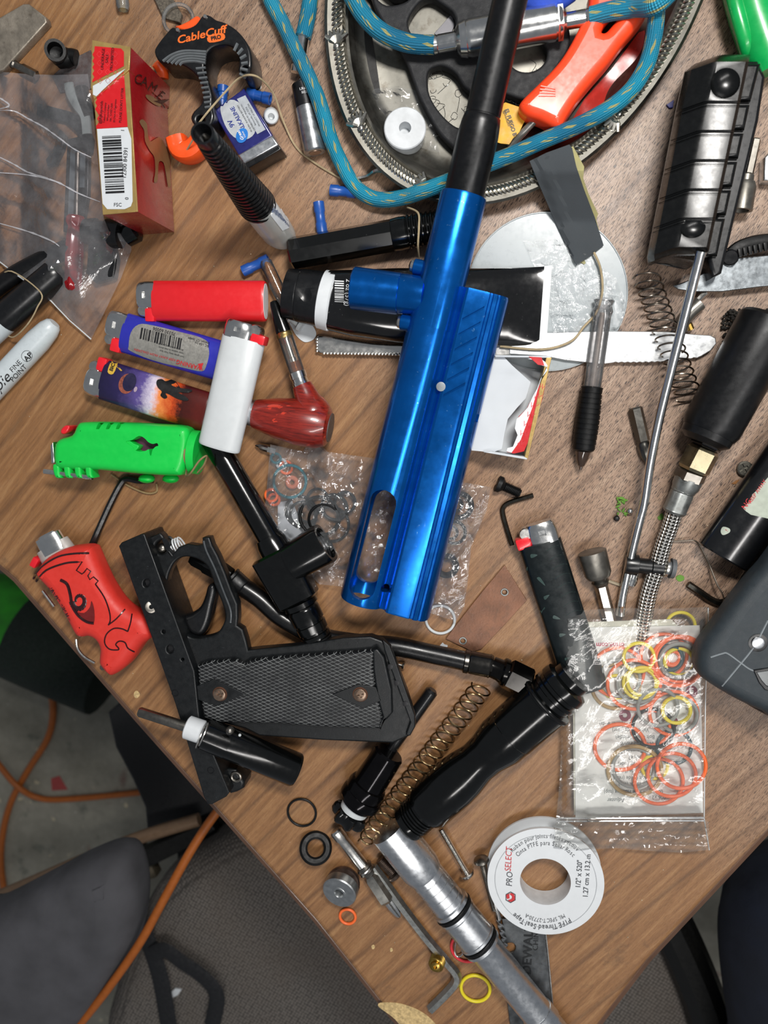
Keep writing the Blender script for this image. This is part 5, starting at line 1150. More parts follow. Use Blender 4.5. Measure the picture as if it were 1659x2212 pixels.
# green sleeve lighter
GS = mat('sleeve_green', '#10c548', .38, 0, .02, 500, .04, coat=.1)
t = T('lighter_sleeve', 'bright green plastic lighter holder with leaf cut-out and twine', 'lighter holder', 270, 985)
a, b = at(105, 975, 13), at(408, 985, 13)
gs = plate(sm2([(112, 968), (122, 950), (150, 940), (162, 918), (178, 912), (250, 913), (330, 917), (390, 921), (404, 935), (404, 965), (398, 1000), (390, 1022), (376, 1029), (300, 1025), (205, 1016), (135, 1014), (114, 1006)], 3), 2, 24, 5, 5)
for i in range(4): t.p('hinge_finger', plate(sm2([(113+i*23+i*.5, 1004), (126+i*23, 1004), (128+i*23, 1024), (131+i*23, 1033), (119+i*23, 1032), (114+i*23, 1020)], 2), 12, 22.5, 1.5, 3), GS)
lc = sm2([(246, 957), (260, 953), (275, 944), (287, 949), (296, 958), (306, 962), (315, 960), (318, 966), (312, 968), (305, 976), (302, 988), (299, 985), (297, 974), (288, 978), (270, 978), (260, 968)], 3)
lv, lf_ = fill2d(lc, 8)
cutter = plate(lc, 15, 40, .05)
slots = [plate([(181+i*22, 915), (192+i*22, 915), (186+i*22, 929), (179+i*22, 929)], 18, 40, .1) for i in range(3)]
t.p('sleeve', boolean(gs, [cutter]+slots), GS, smooth=40)
t.p('inner_lighter', plate([(170, 925), (395, 930), (390, 1015), (170, 1005)], 4, 16.5, 2), mat('lighter_core', '#5b2f4a', .4, 0, .05, 500, .5, vs=90))
lfp = [sm2([(262, 966), (275, 951), (288, 958), (300, 964), (290, 975), (276, 974)], 3)]
t.p('leaf_cutout', plate(lfp[0], 16.5, 23.5, .5), GS); t.p('button', plate(sm2([(131, 928), (140, 919), (150, 921), (146, 932), (138, 938), (131, 936)], 2), 8, 19, 1), PLRED)
t.p('poker', lathe(at(96, 1018, 20), at(200, 1031, 20), [(0, 6), (1, 6)], 14), STEEL)
t.p('hood', plate([(108, 962), (114, 955), (118, 1000), (110, 1002)], 6, 20, .8), CHR)
for x in (314, 366): t.p('peg', tube([at(x, 1026, 10), at(x+2, 1034, 10), at(x+2, 1038, 10)], [.0016, .0022, .0052], 16).join(sphere(at(x+3, 1034, 10), .0055, 16, 8, (1, .55, .7))), GS)
t.p('end_flange', lathe(at(408, 985, 12), at(420, 980, 12), [(0, 20), (1, 20)], 28), GS)
t.p('end_disc', tube([at(416, 976, 14), at(416, 976, 14), at(432, 978, 14), at(432, 978, 14)], [.001, .0145, .0145, .001], 30, cross=[(x_*.95, y_*.85) for x_, y_ in circ(30)]), GS)
tw = M()
for i in range(6): tw.join(torus(at(405+i*3.4, 979, 13), .0100-.0003*abs(i-3), .0008, 24, 6, nrm=V((1, -.05+.06*(i % 3), 0))))
tw.join(tube(path([(404, 1010, 18), (402, 1028, 16), (412, 1022, 24), (430, 996, 26), (446, 985, 24), (440, 1005, 20), (425, 1022, 16)], 6), .0006, 6)).join(tube(path([(240, 1025, 2), (275, 1048, 1.5), (315, 1065, 1.5), (338, 1062, 1.5), (338, 1045, 2)], 6), .0006, 6))
t.p('twine_wrap', tw, mat('twine_brown', '#8f7a55', .9, 0, .6, 3000, .2))
solo('hex_key', 'long black hex key reaching from the green holder to the red one', 'hex key', tube(path([(330, 1036, 3), (300, 1038, 3), (275, 1034, 3), (262, 1044, 3), (240, 1085, 3), (215, 1140, 3), (193, 1190, 3)], 6), .0023, 8), BLKP)
# red printed sleeve
RS = mat('sleeve_red', '#d5342a', .5, 0, .1, 900, .05)
t = T('lighter_sleeve', 'red rubber lighter holder with black swirl and notch pattern at the desk edge', 'lighter holder', 200, 1300)
rs = sm2([(70, 1248), (72, 1232), (95, 1205), (130, 1188), (170, 1182), (186, 1184), (192, 1190), (206, 1222), (225, 1262), (250, 1300), (275, 1322), (305, 1336), (322, 1362), (322, 1380), (298, 1400), (270, 1440), (238, 1464), (225, 1462), (208, 1442), (206, 1428), (207, 1405), (198, 1388), (182, 1380), (165, 1382), (152, 1372), (130, 1330), (100, 1282)], 4)
rm = plate(rs, .5, 22, 8, 6); t.p('sleeve', rm, RS)
ln = M()
bv = rm.bvh()
def on(bv, pts, r, lift=0.0, n=4, closed=False):
    out = []
    for p in sm2(pts, n, closed):
        h = bv.ray_cast(CAM, ray(*p)); out.append((h[0]+h[1]*lift) if h[0] else at(p[0], p[1], 1))
    return tube(out, r, 6, closed=closed)
def lpoly(bv, pts, r): return on(bv, pts, r, n=1)
for l in ([(72, 1250), (90, 1225), (125, 1203), (160, 1196), (192, 1195)], [(78, 1256), (100, 1232), (140, 1217), (168, 1214)]): ln.join(on(bv, l, .0007))
ln.join(lpoly(bv, [(168, 1214), (178, 1213), (165, 1232), (177, 1240), (182, 1236), (188, 1228), (196, 1234), (190, 1244), (194, 1252), (202, 1246), (212, 1255), (206, 1262)], .0005))
for l in ([(206, 1262), (225, 1290), (236, 1320), (238, 1340), (234, 1350)], [(234, 1350), (252, 1336), (270, 1316)], [(285, 1326), (282, 1345), (276, 1364)], [(276, 1364), (262, 1358), (245, 1358), (230, 1370), (226, 1388), (236, 1402), (254, 1404), (256, 1400), (250, 1392), (258, 1385), (270, 1388), (276, 1400), (290, 1408)]): ln.join(on(bv, l, .0005))
t.p('line_print', ln, mat('dark_line', '#2a0d12', .3, coat=.4))
sw = M(); spi = [(171+(4+16*i/26)*cos(i*.36)*.8, 1298+(3+17*i/26)*sin(i*.36)) for i in range(8, 27)]
for i in range(len(spi)-1):
    w_ = .0008+.0013*i/18; h1_ = bv.ray_cast(CAM, ray(*spi[i]))[0]; h2_ = bv.ray_cast(CAM, ray(*spi[i+1]))[0]
    if h1_ and h2_: sw.join(tube([h1_, h2_], [w_, w_+.00007], 8, up=Z, ell=(1, .3)))
t.p('swirl_print', sw, mat('dark_line', '#2a0d12')); 
t.p('eye_print', on(bv, [(131, 1253), (145, 1262), (152, 1285), (156, 1308), (170, 1330), (188, 1343), (203, 1346)], .0011), mat('dark_line', '#2a0d12'))
t.p('eye_print', decal(rm, sm2([(203, 1346), (188, 1343), (172, 1330), (166, 1322), (182, 1324), (194, 1312), (198, 1298), (204, 1318)], 3), 6, .0002), mat('dark_red', '#6d1a1a', .4))
t.p('lettering', text(rm, 'Toker Poker', 13, 118, 1305, 115+180-177+2, eps=.0003) if False else text(rm, 'Toker Poker', 12, 127, 1306, 118, eps=.0003), mat('dark_line', '#2a0d12'))
t.p('rivet', disc(at(223, 1441, 17), .0018, .0016), DSTEEL)
t.p('poker_wire', tube(path([(165, 1380, 6), (168, 1400, 6), (182, 1418, 6), (205, 1432, 6)], 5), .0009, 8), STEEL); t.p('poker_wire', tube([at(92, 1276, 8), at(117, 1310, 8)], .0010, 8), STEEL)
ha, hb_ = at(110, 1170, 11), at(140, 1222, 11)
t.p('inner_body', lathe(at(104, 1162, 11), at(140, 1222, 11), [(.25, 40), (1, 46)], 30, ell=(1, .5)), mat('inner_grey', '#aaa5a0', .4))
t.p('hood', lathe(at(101, 1154, 12), at(122, 1192, 12), [(0, 26), (.1, 31), (1, 33)], 30, ell=(1, .6)), CHR)
t.p('thumb_button', box(at(80, 1213, 12), V((.5, .8, 0)).normalized(), V((.8, -.5, 0)).normalized(), Z, .0035, .0022, .004, .001), PLRED)
# ================================================================ wooden pipe with cartridge
t = T('vape_pipe', 'polished red wooden pipe-shaped holder with a clear amber cartridge', 'pipe', 640, 900)
RW = redwood_mat()
a, b = at(545, 893, 13), at(714, 924, 13)
t.p('bowl', lathe(a, b, [(.02, 30), (.06, 33), (.3, 43), (.6, 51), (.85, 50), (.96, 42), (1, 30)], 36), RW)
t.p('bowl_cap', lathe(a, b, [(.98, 33), (1.005, 31), (1.005, .1)], 28), mat('cap_brown', '#4a4442', .5)); t.p('end_collar', lathe(at(536, 891, 13), at(552, 894, 13), [(0, 26), (.1, 29), (1, 31)], 30), ALU)
ncl = [(690, 892, 13), (676, 872, 13), (664, 852, 13), (655, 832, 13)]
t.p('neck', tube(path([(676, 896, 13), (670, 878, 13), (662, 856, 13), (652, 832, 13)], 5), [.0118, .0118, .0118, .0116, .0113, .0108, .0102, .0094, .0086, .0080, .0076, .0072, .0070, .0066, .0063, .0061], 28), RW)
def seg(f): return at(652-62*f, 834-184*f, 13)
AXP = (seg(0), seg(1))
t.p('metal_collar', lathe(seg(0), seg(.17), [(0, 18), (.25, 18.5), (.27, 17), (.5, 17), (.52, 18.5), (.95, 18.5), (1, 16)], 28), CHR)
t.p('glass', lathe(seg(.16), seg(.58), [(0, 17), (1, 17)], 28, cap=False), film('glass_film', '#f4efe6', .05, 1.6, .02, 30, .02)); t.p('core_tube', lathe(seg(.16), seg(.58), [(0, 9), (.4, 9), (.42, 7), (1, 7)], 18), CHR)
t.p('oil', lathe(seg(.17), seg(.28), [(0, 15.5), (1, 15.5)], 24), mat('amber_oil', '#8a4b12', .1, 0, 0, trans=.6))
t.p('gold_ring', lathe(seg(.56), seg(.63), [(0, 16), (.3, 18), (.8, 18), (1, 16)], 28), mat('gold_ring_m', '#a58f5c', .3, .9))
t.p('mouthpiece', lathe(seg(.61), seg(1.0), [(0, 17), (.15, 17), (.55, 13), (.9, 10), (.98, 8), (1, 4)], 28, ell=(1, .8)), BLK)
# amber glass tube, clear push pin, paper
t = T('glass_tube', 'clear glass tube stained amber beside the flip cap', 'tube', 600, 620)
t.p('glass', lathe(at(572, 562, 5), at(622, 672, 5), [(0, 10), (.05, 14), (.5, 15), (1, 12)], 20, cap=False), film('glass_film', '#f4efe6'))
t.p('residue', lathe(at(575, 566, 5), at(618, 660, 5), [(0, 5), (.2, 11), (.6, 10), (.8, 6), (1, 5)], 16), mat('amber_dirt', '#8a5a28', .3, 0, .8, 700, .6, vs=300, trans=.3))
t = T('push_pin', 'clear plastic push pin head lying on a white paper scrap', 'push pin', 640, 700)
t.p('head', lathe(at(616, 680, 4), at(652, 706, 4), [(0, 6), (.2, 6), (.3, 12), (.4, 7), (.8, 7), (.85, 14), (1, 13)], 20), CLRW)
t.p('pin', tube([at(600, 662, 4), at(617, 681, 4)], .0005, 8), STEEL)
solo('paper_scrap', 'small white curved paper scrap left of the table knife handle', 'paper scrap', plate(sm2([(622, 690), (635, 688), (665, 692), (682, 715), (680, 730), (668, 738), (655, 738), (640, 725), (630, 708)], 3), .2, .7, .1), PAPER)
hexbit('screwdriver_bit', 'pointed cross screwdriver bit tip under the red wooden pipe', at(598, 975, 3), at(551, 962, 3), 11, [(0, 9), (.5, 8), (.9, 3), (1, 1)], STEEL, .4)
# ================================================================ clear bag of rings under the blue body
def ring(label, x, y, R, r, m_, h=3.0, tilt=None, group='rubber rings in the clear bag under the blue body', name='rubber_ring', ell=1.0):
    c = at(x, y, h); k = sc(c); return solo(name, label, 'ring', torus(c, R*k, r*k, 40, 10, nrm=tilt or V((0, 0, 1)), ell=ell), m_, group=group)
ring('large teal ring seen through the clear bag left of the blue body', 626, 1040, 35, 3.2, TEAL, 4, V((.15, 0, 1)))
ring('small thick teal ring in the upper left corner of the clear bag', 596, 990, 10, 3, TEAL, 4)
ring('small white ring tucked below the small teal ring', 608, 1002, 10, 3, CLRW, 2)
ring('orange ring at the left edge of the clear bag, upper of a pair', 586, 1070, 13, 3, ORG, 5)
ring('orange ring at the left edge of the clear bag, lower of a pair', 592, 1079, 12, 3, ORG, 2)
ring('orange ring half hidden above the big teal ring', 618, 1010, 13, 3, ORG, 1.5)
ring('pale orange thick ring inside the big teal ring', 631, 1042, 10, 5, mat('pale_orange', '#cf7a5a', .5), 2)
HL = (('large black ring at the left of the heap in the clear bag', 650, 1105, 34, 3.5), ('thin black ring nested in the left one of the heap', 655, 1112, 29, 3), ('smallest black ring inside the left pair of the heap', 664, 1108, 20, 3), ('widest black ring in the middle of the heap', 690, 1115, 42, 3.5), ('medium black ring inside the widest one', 700, 1122, 33, 3), ('black ring lowest in the heap next to the valve port', 716, 1132, 38, 3), ('thick black ring at the upper right of the heap', 722, 1096, 28, 4), ('black ring at the top of the heap', 686, 1080, 24, 3), ('small black ring furthest right in the heap', 745, 1085, 22, 3.5))
for i, (lb, x, y, R, r) in enumerate(HL):
    ring(lb, x, y, R, r, RUB, 2+1.0*(i % 5), V((rnd(-.15, .15), rnd(-.15, .15), 1)), group='black rings heaped in the clear bag')
for lb, x, y, R, r in (('thick black ring in the clear bag, topmost right of the blue body', 992, 1092, 26, 6), ('black ring in the clear bag nested in the topmost one', 984, 1090, 14, 3.5), ('wide black ring in the middle right of the blue body', 981, 1150, 24, 3.5), ('small black ring nested inside the wide middle one', 974, 1150, 14, 3), ('thick black ring lowest right of the blue body', 964, 1222, 21, 7)):
    ring(lb, x, y, R, r, RUB, 3.2)
ring('translucent white ring sticking out below the blue body', 951, 1338, 31, 3, CLRW, 1.2)
def bh2(x, y): return 6.5+2.6*noise.noise(V((x*.022, y*.022, 7)))+2.2*abs(noise.noise(V((x*.05, y*.045, 3))))+1.6*abs(noise.noise(V((x*.13, y*.1, 8))))
t = T('zip_bag', 'small clear zip bag of loose rubber rings lying under the blue body', 'bag', 800, 1150)
t.p('film', sheet([(584, 960), (655, 975), (672, 945), (700, 975), (808, 990), (900, 1020), (990, 1040), (1060, 1052), (1052, 1100), (1018, 1180), (1010, 1260), (1003, 1310), (985, 1342), (930, 1325), (830, 1300), (745, 1268), (690, 1262), (640, 1215), (600, 1180), (562, 1150), (574, 1080)], bh2, 7), film('ring_bag_film', '#f2f2f4', .09, 2.2, 1.0, 44, .07))
t.p('paper_insert', plate([(600, 1085), (630, 1080), (660, 1150), (650, 1180), (600, 1150)], .4, .8, .1), PAPER)
t.p('fold', sheet([(668, 948), (700, 968), (722, 990), (700, 1060), (662, 1010)], lambda x, y: bh2(x, y)+1.5, 7), FILM)
sc_ = T('screw', 'black countersunk screw above the small hex key', 'screw', 1095, 1055)
thr = [(0, 18), (.16, 18), (.3, 10)]
for i in range(11): f = .32+i*.058; thr += [(f, 9), (f+.02, 11.5), (f+.04, 9)]
sc_.p('shank', lathe(at(1074, 1044, 4), at(1124, 1066, 3), thr+[(1, 8)], 16), mat('oxide_black', '#1b1c1d', .5, .6, .6, 2000)); sc_.p('rim', torus(at(1075, 1045, 4), .0046, .0007, 24, 6, nrm=at(1124, 1066, 3)-at(1074, 1044, 4)), mat('oxide_black', '#1b1c1d'))
solo('hex_key', 'small dark hex key hooking over the black lighter', 'hex key', tube(path([(1152, 1070, 2), (1128, 1077, 2), (1100, 1086, 2), (1088, 1095, 2), (1086, 1108, 2), (1094, 1140, 2), (1106, 1178, 3)], 6), .0015, 6), mat('hexkey_dark', '#2f2e2a'))
t = T('copper_plate', 'thin rusty copper-coloured metal plate with two drilled holes', 'plate', 1050, 1320)
cp = plate([[(1090, 1221), (1138, 1297), (1085, 1355), (1040, 1402), (1022, 1408), (963, 1380), (985, 1350), (1040, 1280)], ellpx(1090, 1279, 5, 5), ellpx(1000, 1384, 5, 5)], .2, 1.6, .2); t.p('sheet', cp, mat('copper_rust', '#7b5540', .45, .35, .4, 700, .35, vs=80, dirt=.5))
for x, y in ((1090, 1279), (1000, 1384)): t.p('eyelet', torus(at(x, y, 1.5), .0021, .0006, 20, 6), GALV)
solo('paper_scrap', 'tiny white torn paper scrap above the black hose', 'paper scrap', plate([(948, 1397), (956, 1388), (960, 1392), (967, 1394), (966, 1403), (956, 1402)], .1, .5, .1), PAPER)
t = T('small_screw', 'tiny steel screw head behind the black grip and hose', 'screw', 868, 1437)
t.p('head', disc(at(870, 1438, 3), .0022, .0014, nrm=V((1, -.2, .3))), STEEL); t.p('shank', tube([at(856, 1434, 3), at(869, 1438, 3.3)], .0009, 10), STEEL)
solo('spring_pin', 'tiny ribbed steel pin above the grip panel', 'pin', tube([at(586, 1412, 1.5), at(581, 1398, 1.5)], .0012, 8), DSTEEL)
# ================================================================ vertical adapter
t = T('valve_adapter', 'glossy black tee valve with a long black tube slanting to the white lighter', 'valve', 650, 1230)
t.p('inlet_tube', lathe(at(455, 940, 10), at(592, 1178, 13), [(0, 24), (.01, 27), (1, 27)], 36), BLK)
t.p('inlet_collar', lathe(at(580, 1160, 13), at(603, 1200, 13), [(0, 30), (.3, 34), (1, 36)], 36), BLK)
def sqs(n=6): return circ(32, .45, pi/32)
t.p('valve_block', lathe(at(590, 1192, 14), at(648, 1300, 14), [(0, 42), (.04, 50), (.96, 46), (1, 40)], cross=sqs(), ell=(1, .75), up=Z), BLK)
oct_ = circ(8, 1.0, pi/8)
pp = lathe(at(630, 1215, 16), at(704, 1172, 16), [(0, 42), (.9, 46), (1, 44), (1, 36), (.8, 35), (.75, 33), (.4, 33), (.4, .1)], cross=circ(32, .8), up=Z); t.p('side_port', pp, BLK)
thp = [(0, 34)]
t.p('port_thread', lathe(at(672, 1191, 16), at(701, 1174, 16), sum([[(i/6+.01, 34.5), (i/6+.08, 33)] for i in range(6)], []), 30, cap=False), BLKP)
A, B = at(640, 1285, 14), at(692, 1392, 12)
bw = [(0, 30), (.12, 30), (.13, 38), (.22, 38), (.23, 31), (.27, 34), (.3, 35), (.52, 35), (.53, 32), (.57, 32), (.58, 34), (.72, 33), (.73, 29), (.77, 29), (.78, 32), (.82, 33), (.85, 33), (.86, 27), (.9, 27), (.91, 32), (.97, 31), (1, 24), (1, 20), (.9, 18), (.9, .1)]
t.p('threaded_outlet', lathe(A, B, bw, 36), BLK); t.p('outlet_ring', torus(at(687, 1382, 12.2), .0085, .0009, 32, 8, nrm=(B-A)), RUB)
# ================================================================ black hose
t = T('black_hose', 'black rubber air hose with crimped ends curving behind the grip', 'hose', 850, 1400)
t.p('hose', tube(path([(520, 1265, 8), (560, 1292, 8), (610, 1335, 8), (680, 1372, 8), (760, 1388, 8), (850, 1396, 8), (930, 1412, 8), (1012, 1430, 9)], 8), .0062, 20), mat('hose_black', '#0b0b0c', .3, 0, .3, 2500, coat=.2))
t.p('ferrule', ferr(at(498, 1244, 9), at(526, 1270, 8), 22, 6), BLKM); t.p('end_fitting', lathe(at(415, 1202, 9), at(498, 1246, 9), [(0, 16), (.1, 20), (.35, 20), (.4, 23), (.8, 23), (1, 20)], 8), BLK)
t.p('ferrule', ferr(at(1002, 1428, 9), at(1064, 1440, 9), 25, 6), mat('ferrule_dark', '#4a4845', .22, .95)); t.p('neck', lathe(at(1062, 1440, 9), at(1090, 1452, 10), [(0, 23), (.6, 24), (1, 28)], 28), mat('black_nickel', '#2b2a29', .15, .95))
t.p('flange', lathe(at(1083, 1450, 10), at(1096, 1454, 10), [(0, 27), (.3, 31), (1, 30)], 28), mat('black_nickel', '#2b2a29')); t.p('hex_nut', lathe(at(1094, 1454, 11), at(1143, 1478, 11), [(0, 30), (.08, 35), (.92, 35), (1, 30), (1, 22), (.5, 20), (.5, .1)], 6, up=Z), mat('black_nickel', '#2b2a29'))
# ================================================================ grip frame
t = T('grip_frame', 'black metal pistol-style frame with trigger guard and checkered grip', 'grip frame', 560, 1480)
rail = plate([[(256, 1180), (262, 1172), (306, 1153), (312, 1154), (420, 1450), (431, 1556), (496, 1712), (488, 1722), (458, 1738), (449, 1738), (440, 1722), (378, 1520), (330, 1385)], ellpx(316, 1260, 7, 9, -20), ellpx(353, 1365, 3.5, 4), ellpx(367, 1403, 7.5, 9), ellpx(394, 1425, 3, 3)], .4, 29, .8)
t.p('rail', rail, FRM); t.p('rail_floor', plate([(300, 1220), (330, 1225), (420, 1500), (395, 1500)], 20, 26, .5), INK)
t.p('rail_screw', lathe(at(327, 1311, 27), at(327, 1311, 29.3), [(0, 13), (.9, 13), (1, 10), (1, 5), (.4, 5), (.4, .1)], 24), DSTEEL)
for x, y in ((455, 1664), (378, 1497)): t.p('dimple', torus(at(x, y, 29), .0021, .0003, 20, 6), BLKP)
web = plate([[(300, 1170), (345, 1151), (352, 1158), (362, 1185), (372, 1198), (385, 1182), (405, 1175), (425, 1178), (437, 1176), (436, 1162), (442, 1160), (452, 1160), (458, 1178), (470, 1200), (485, 1235), (500, 1275), (513, 1305), (514, 1335), (512, 1352), (524, 1360), (532, 1385), (536, 1405), (560, 1402), (640, 1395), (700, 1385), (740, 1378), (800, 1375), (825, 1384), (842, 1400), (850, 1420), (880, 1500), (894, 1545), (896, 1570), (885, 1590), (850, 1606), (700, 1600), (560, 1590), (530, 1575), (470, 1560), (430, 1560), (330, 1260)],
 sm2([(372, 1330), (362, 1290), (360, 1262), (366, 1235), (380, 1212), (400, 1203), (425, 1208), (448, 1225), (462, 1262), (478, 1300), (486, 1328), (482, 1348), (468, 1368), (440, 1378), (415, 1378), (395, 1365)], 4), ellpx(348, 1182, 14, 16, -30)], 13.5, 22, 1.4, 3)
t.p('handle_core', plate([(545, 1418), (700, 1406), (818, 1402), (850, 1460), (886, 1560), (850, 1596), (700, 1590), (560, 1580), (440, 1552), (435, 1440)], 1, 14, 2), FRM)
t.p('frame', web, FRM)
t.p('guard_edge', tube(path([(440, 1168, 22.5), (446, 1190, 22.5), (464, 1228, 22.5), (482, 1275, 22.5), (498, 1318, 22.5), (498, 1345, 22.5)], 6), .0009, 8), mat('edge_wear', '#3c4043', .35, .4))
t.p('hinge_plug', sphere(at(352, 1184, 17), .0035, 16, 10), DSTEEL)
t.p('bracket', plate([(482, 1660), (510, 1662), (528, 1690), (526, 1704), (512, 1712), (496, 1716)], 2, 20, 2), FRM); t.p('bracket_pin', torus(at(510, 1678, 20.5), .0030, .0011, 20, 8), DSTEEL)
tg = sm2([(396, 1332), (412, 1326), (430, 1312), (440, 1290), (446, 1268), (455, 1262), (463, 1266), (466, 1282), (460, 1310), (452, 1345), (440, 1370), (425, 1376), (408, 1368), (396, 1350)], 3)
t.p('trigger', plate(tg, 6, 17, 3.5, 4), BLKP)
GRP = checker_mat()
pn = [(425, 1440), (448, 1432), (500, 1428), (515, 1430), (525, 1438), (540, 1428), (620, 1420), (740, 1412), (810, 1406), (806, 1440), (810, 1480), (820, 1520), (826, 1548), (822, 1576), (700, 1572), (600, 1564), (470, 1562), (440, 1552), (430, 1500)]
gpo = t.p('grip_panel', plate(pn, 20, 27, 2.4, 4), GRP)
t.p('grip_heel', plate([(804, 1404), (815, 1402), (830, 1420), (846, 1490), (848, 1540), (838, 1552), (828, 1560), (822, 1578), (818, 1572), (826, 1548), (815, 1510), (806, 1450)], 20, 26.8, 1.2), FRM)
dmn = lambda x0, x1, cx_, y0, cy_, y1: [(x0, cy_-8), (cx_, y0), (x1, cy_), (cx_, y1), (x0, cy_+12)]
for pts, cx_, cy_ in (([(425, 1482), (462, 1467), (530, 1499), (468, 1525), (428, 1512)], 475, 1499), ([(718, 1500), (775, 1478), (812, 1485), (822, 1514), (784, 1530)], 778, 1500)):
    t.p('diamond_inlay', plate(pts, 26.4, 27.7, .3), FRM, gpo)
    sb = disc(at(cx_, cy_, 27.3), .0042, .0016); t.p('screw_head', boolean(disc(at(cx_, cy_, 27.3), .0040, .0019), cross_cut(at(cx_, cy_, 29.2), .0022, .0009, .3)), mat('rusty_screw', '#8d7868', .35, .85, .3, 1500, .3, dirt=.6), gpo, label='rusty cross-head screw'); t.p('screw_seat', torus(at(cx_, cy_, 27.6), .0043, .0006, 24, 6), mat('rust_ring', '#5b3b2a', .6, .4), gpo)
t.p('backstrap', plate([(826, 1382), (842, 1395), (852, 1420), (896, 1545), (897, 1570), (886, 1590), (876, 1588), (886, 1560), (842, 1440), (830, 1405)], 21, 25, .8), FRM)
for x, y in ((843, 1440), (857, 1475), (876, 1520)): t.p('strap_hole', disc(at(x, y, 24.8), .0018, .0005, seg=12), INK)
solo('wire_coil', 'tight white wire coil next to the upper end of the grip frame', 'coil', coil(at(362, 1188, 14), at(395, 1175, 14), .0050, 6, .0006, .1), WHT)
# ================================================================ bottom left parts
t = T('plunger_part', 'black cylinder with white collar and dark steel rod across the rail', 'plunger', 500, 1600)
a, b = at(300, 1537, 33), at(408, 1572, 33)
t.p('steel_rod', lathe(a, b, [(0, 9), (.03, 11), (1, 11)], 20), DSTEEL)
t.p('collar', lathe(at(403, 1570, 33), at(438, 1582, 33), [(0, 22), (.06, 25), (.94, 25), (1, 22)], 28), WHT)
t.p('wire_ring', torus(at(440, 1586, 33), .0075, .0006, 28, 6, nrm=at(638, 1660, 20)-at(440, 1586, 33)), STEEL); t.p('wire_ring', torus(at(434, 1592, 33), .0072, .0006, 28, 6, nrm=at(638, 1660, 26)-at(440, 1580, 33)), STEEL)
t.p('cylinder', lathe(at(438, 1583, 31), at(642, 1664, 16), [(0, 26), (.02, 33), (.26, 35), (.262, 34), (.97, 37), (1, 34)], 36), BLK)
t.p('end_ring', torus(at(638, 1662, 16.3), .0100, .0008, 32, 8, nrm=at(642, 1664, 16)-at(438, 1583, 31)), RUB); t.p('nub', sphere(at(497, 1578, 38), .0028, 10, 6), DSTEEL); t.p('nub', sphere(at(518, 1588, 38), .0010, 8, 5), CLRW)
ring('thin black rubber ring lying on the wood at lower left', 652, 1755, 31, 2.6, RUB, 1, group='black seals on the bare wood')
solo('rubber_bushing', 'thick black rubber washer just below the thin black ring', 'washer', lathe(at(682, 1832, 0), at(682, 1832, 7), [(0, 32), (.1, 35), (.85, 35), (1, 30), (1, 22), (.9, 18), (0, 18)], 40, cap=False).join(M()), RUB)
t = T('disc_nut', 'grey machined round nut with a central bore near the orange ring', 'nut', 733, 1925)
na_, nb_ = at(742, 1908, 1), at(732, 1930, 13)
t.p('rear_flange', lathe(at(742, 1905, 0), at(740, 1912, 6), [(0, 33), (.1, 36), (.8, 37), (1, 34)], 40), mat('nut_side', '#7c6a62', .3, .9)); t.p('face', lathe(at(740, 1912, 6), at(732, 1930, 13), [(0, 34), (.1, 38), (.9, 38), (1, 36), (1, 16), (1.04, 15), (1.04, 11), (.9, 9), (.2, 8), (.2, .1)], 40), mat('nut_face', '#b4b7b8', .36, .95, .2, 500))
ring('small orange rubber ring beside the grey machined nut', 751, 1980, 17, 3, ORG, 1, group='rings on the bare wood')
ring('yellow rubber ring by the silver hex key elbow', 1027, 2135, 31, 3.6, YEL, 1.1, group='rings on the bare wood')
ring('red rubber ring half under the silver bolt', 1008, 2047, 33, 3.2, mat('red_rubber', '#d9323c', .4), 1, group='rings on the bare wood')
solo('cotter_pin', 'small bent wire loop lying inside the red ring', 'wire loop', tube(path([(986, 2030, 2), (982, 2052, 2), (988, 2066, 2), (998, 2062, 2), (1000, 2048, 2), (992, 2028, 2)], 6), .0006, 8), STEEL)
t = T('bit_driver', 'cross-tip hex bit joined to a slim steel shaft near the gold spring', 'driver', 800, 1890)
t.p('shaft', lathe(at(724, 1793, 5), at(792, 1880, 5), [(0, 11), (.04, 14), (.2, 14), (.22, 13), (.9, 13), (.92, 17), (1, 17)], 20), STEEL)
t.p('knurl_ring', lathe(at(784, 1870, 5), at(800, 1888, 5), [(0, 16), (.2, 19), (.4, 16), (.6, 19), (.8, 16), (1, 15)], 24), DSTEEL); t.p('hex_body', lathe(at(800, 1888, 5), at(838, 1946, 5), [(0, 15), (.1, 20), (.9, 20), (1, 14)], 6), mat('bit_silver', '#a3a19a', .3, .95, .1, 1500))
tip = M(); A, B = at(836, 1944, 5), at(864, 1982, 4); dd = (B-A).normalized(); ss = dd.cross(Z).normalized(); uu = ss.cross(dd)
tip.join(tube([A, A.lerp(B, .4), A.lerp(B, .85), B], [.0030, .0030, .0022, .0005], cross=[(cos(2*pi*i/24)*(1-.35*(i % 6 == 3)-.15*(i % 6 in (2, 4))), sin(2*pi*i/24)*(1-.35*(i % 6 == 3)-.15*(i % 6 in (2, 4)))) for i in range(24)])); t.p('cross_tip', tip, CHR)
solo('hex_key', 'long silver hex key with its short arm bent down at the desk corner', 'hex key', tube(path([(806, 1872, 4), (830, 1904, 4), (870, 1960, 3.5), (920, 2025, 3), (965, 2078, 3), (984, 2102, 3), (985, 2120, 3), (968, 2142, 3), (930, 2180, 3)], 8), .0034, 6), mat('hexkey_silver', '#9ea09d', .3, .9, .3, 1500, dirt=.2))
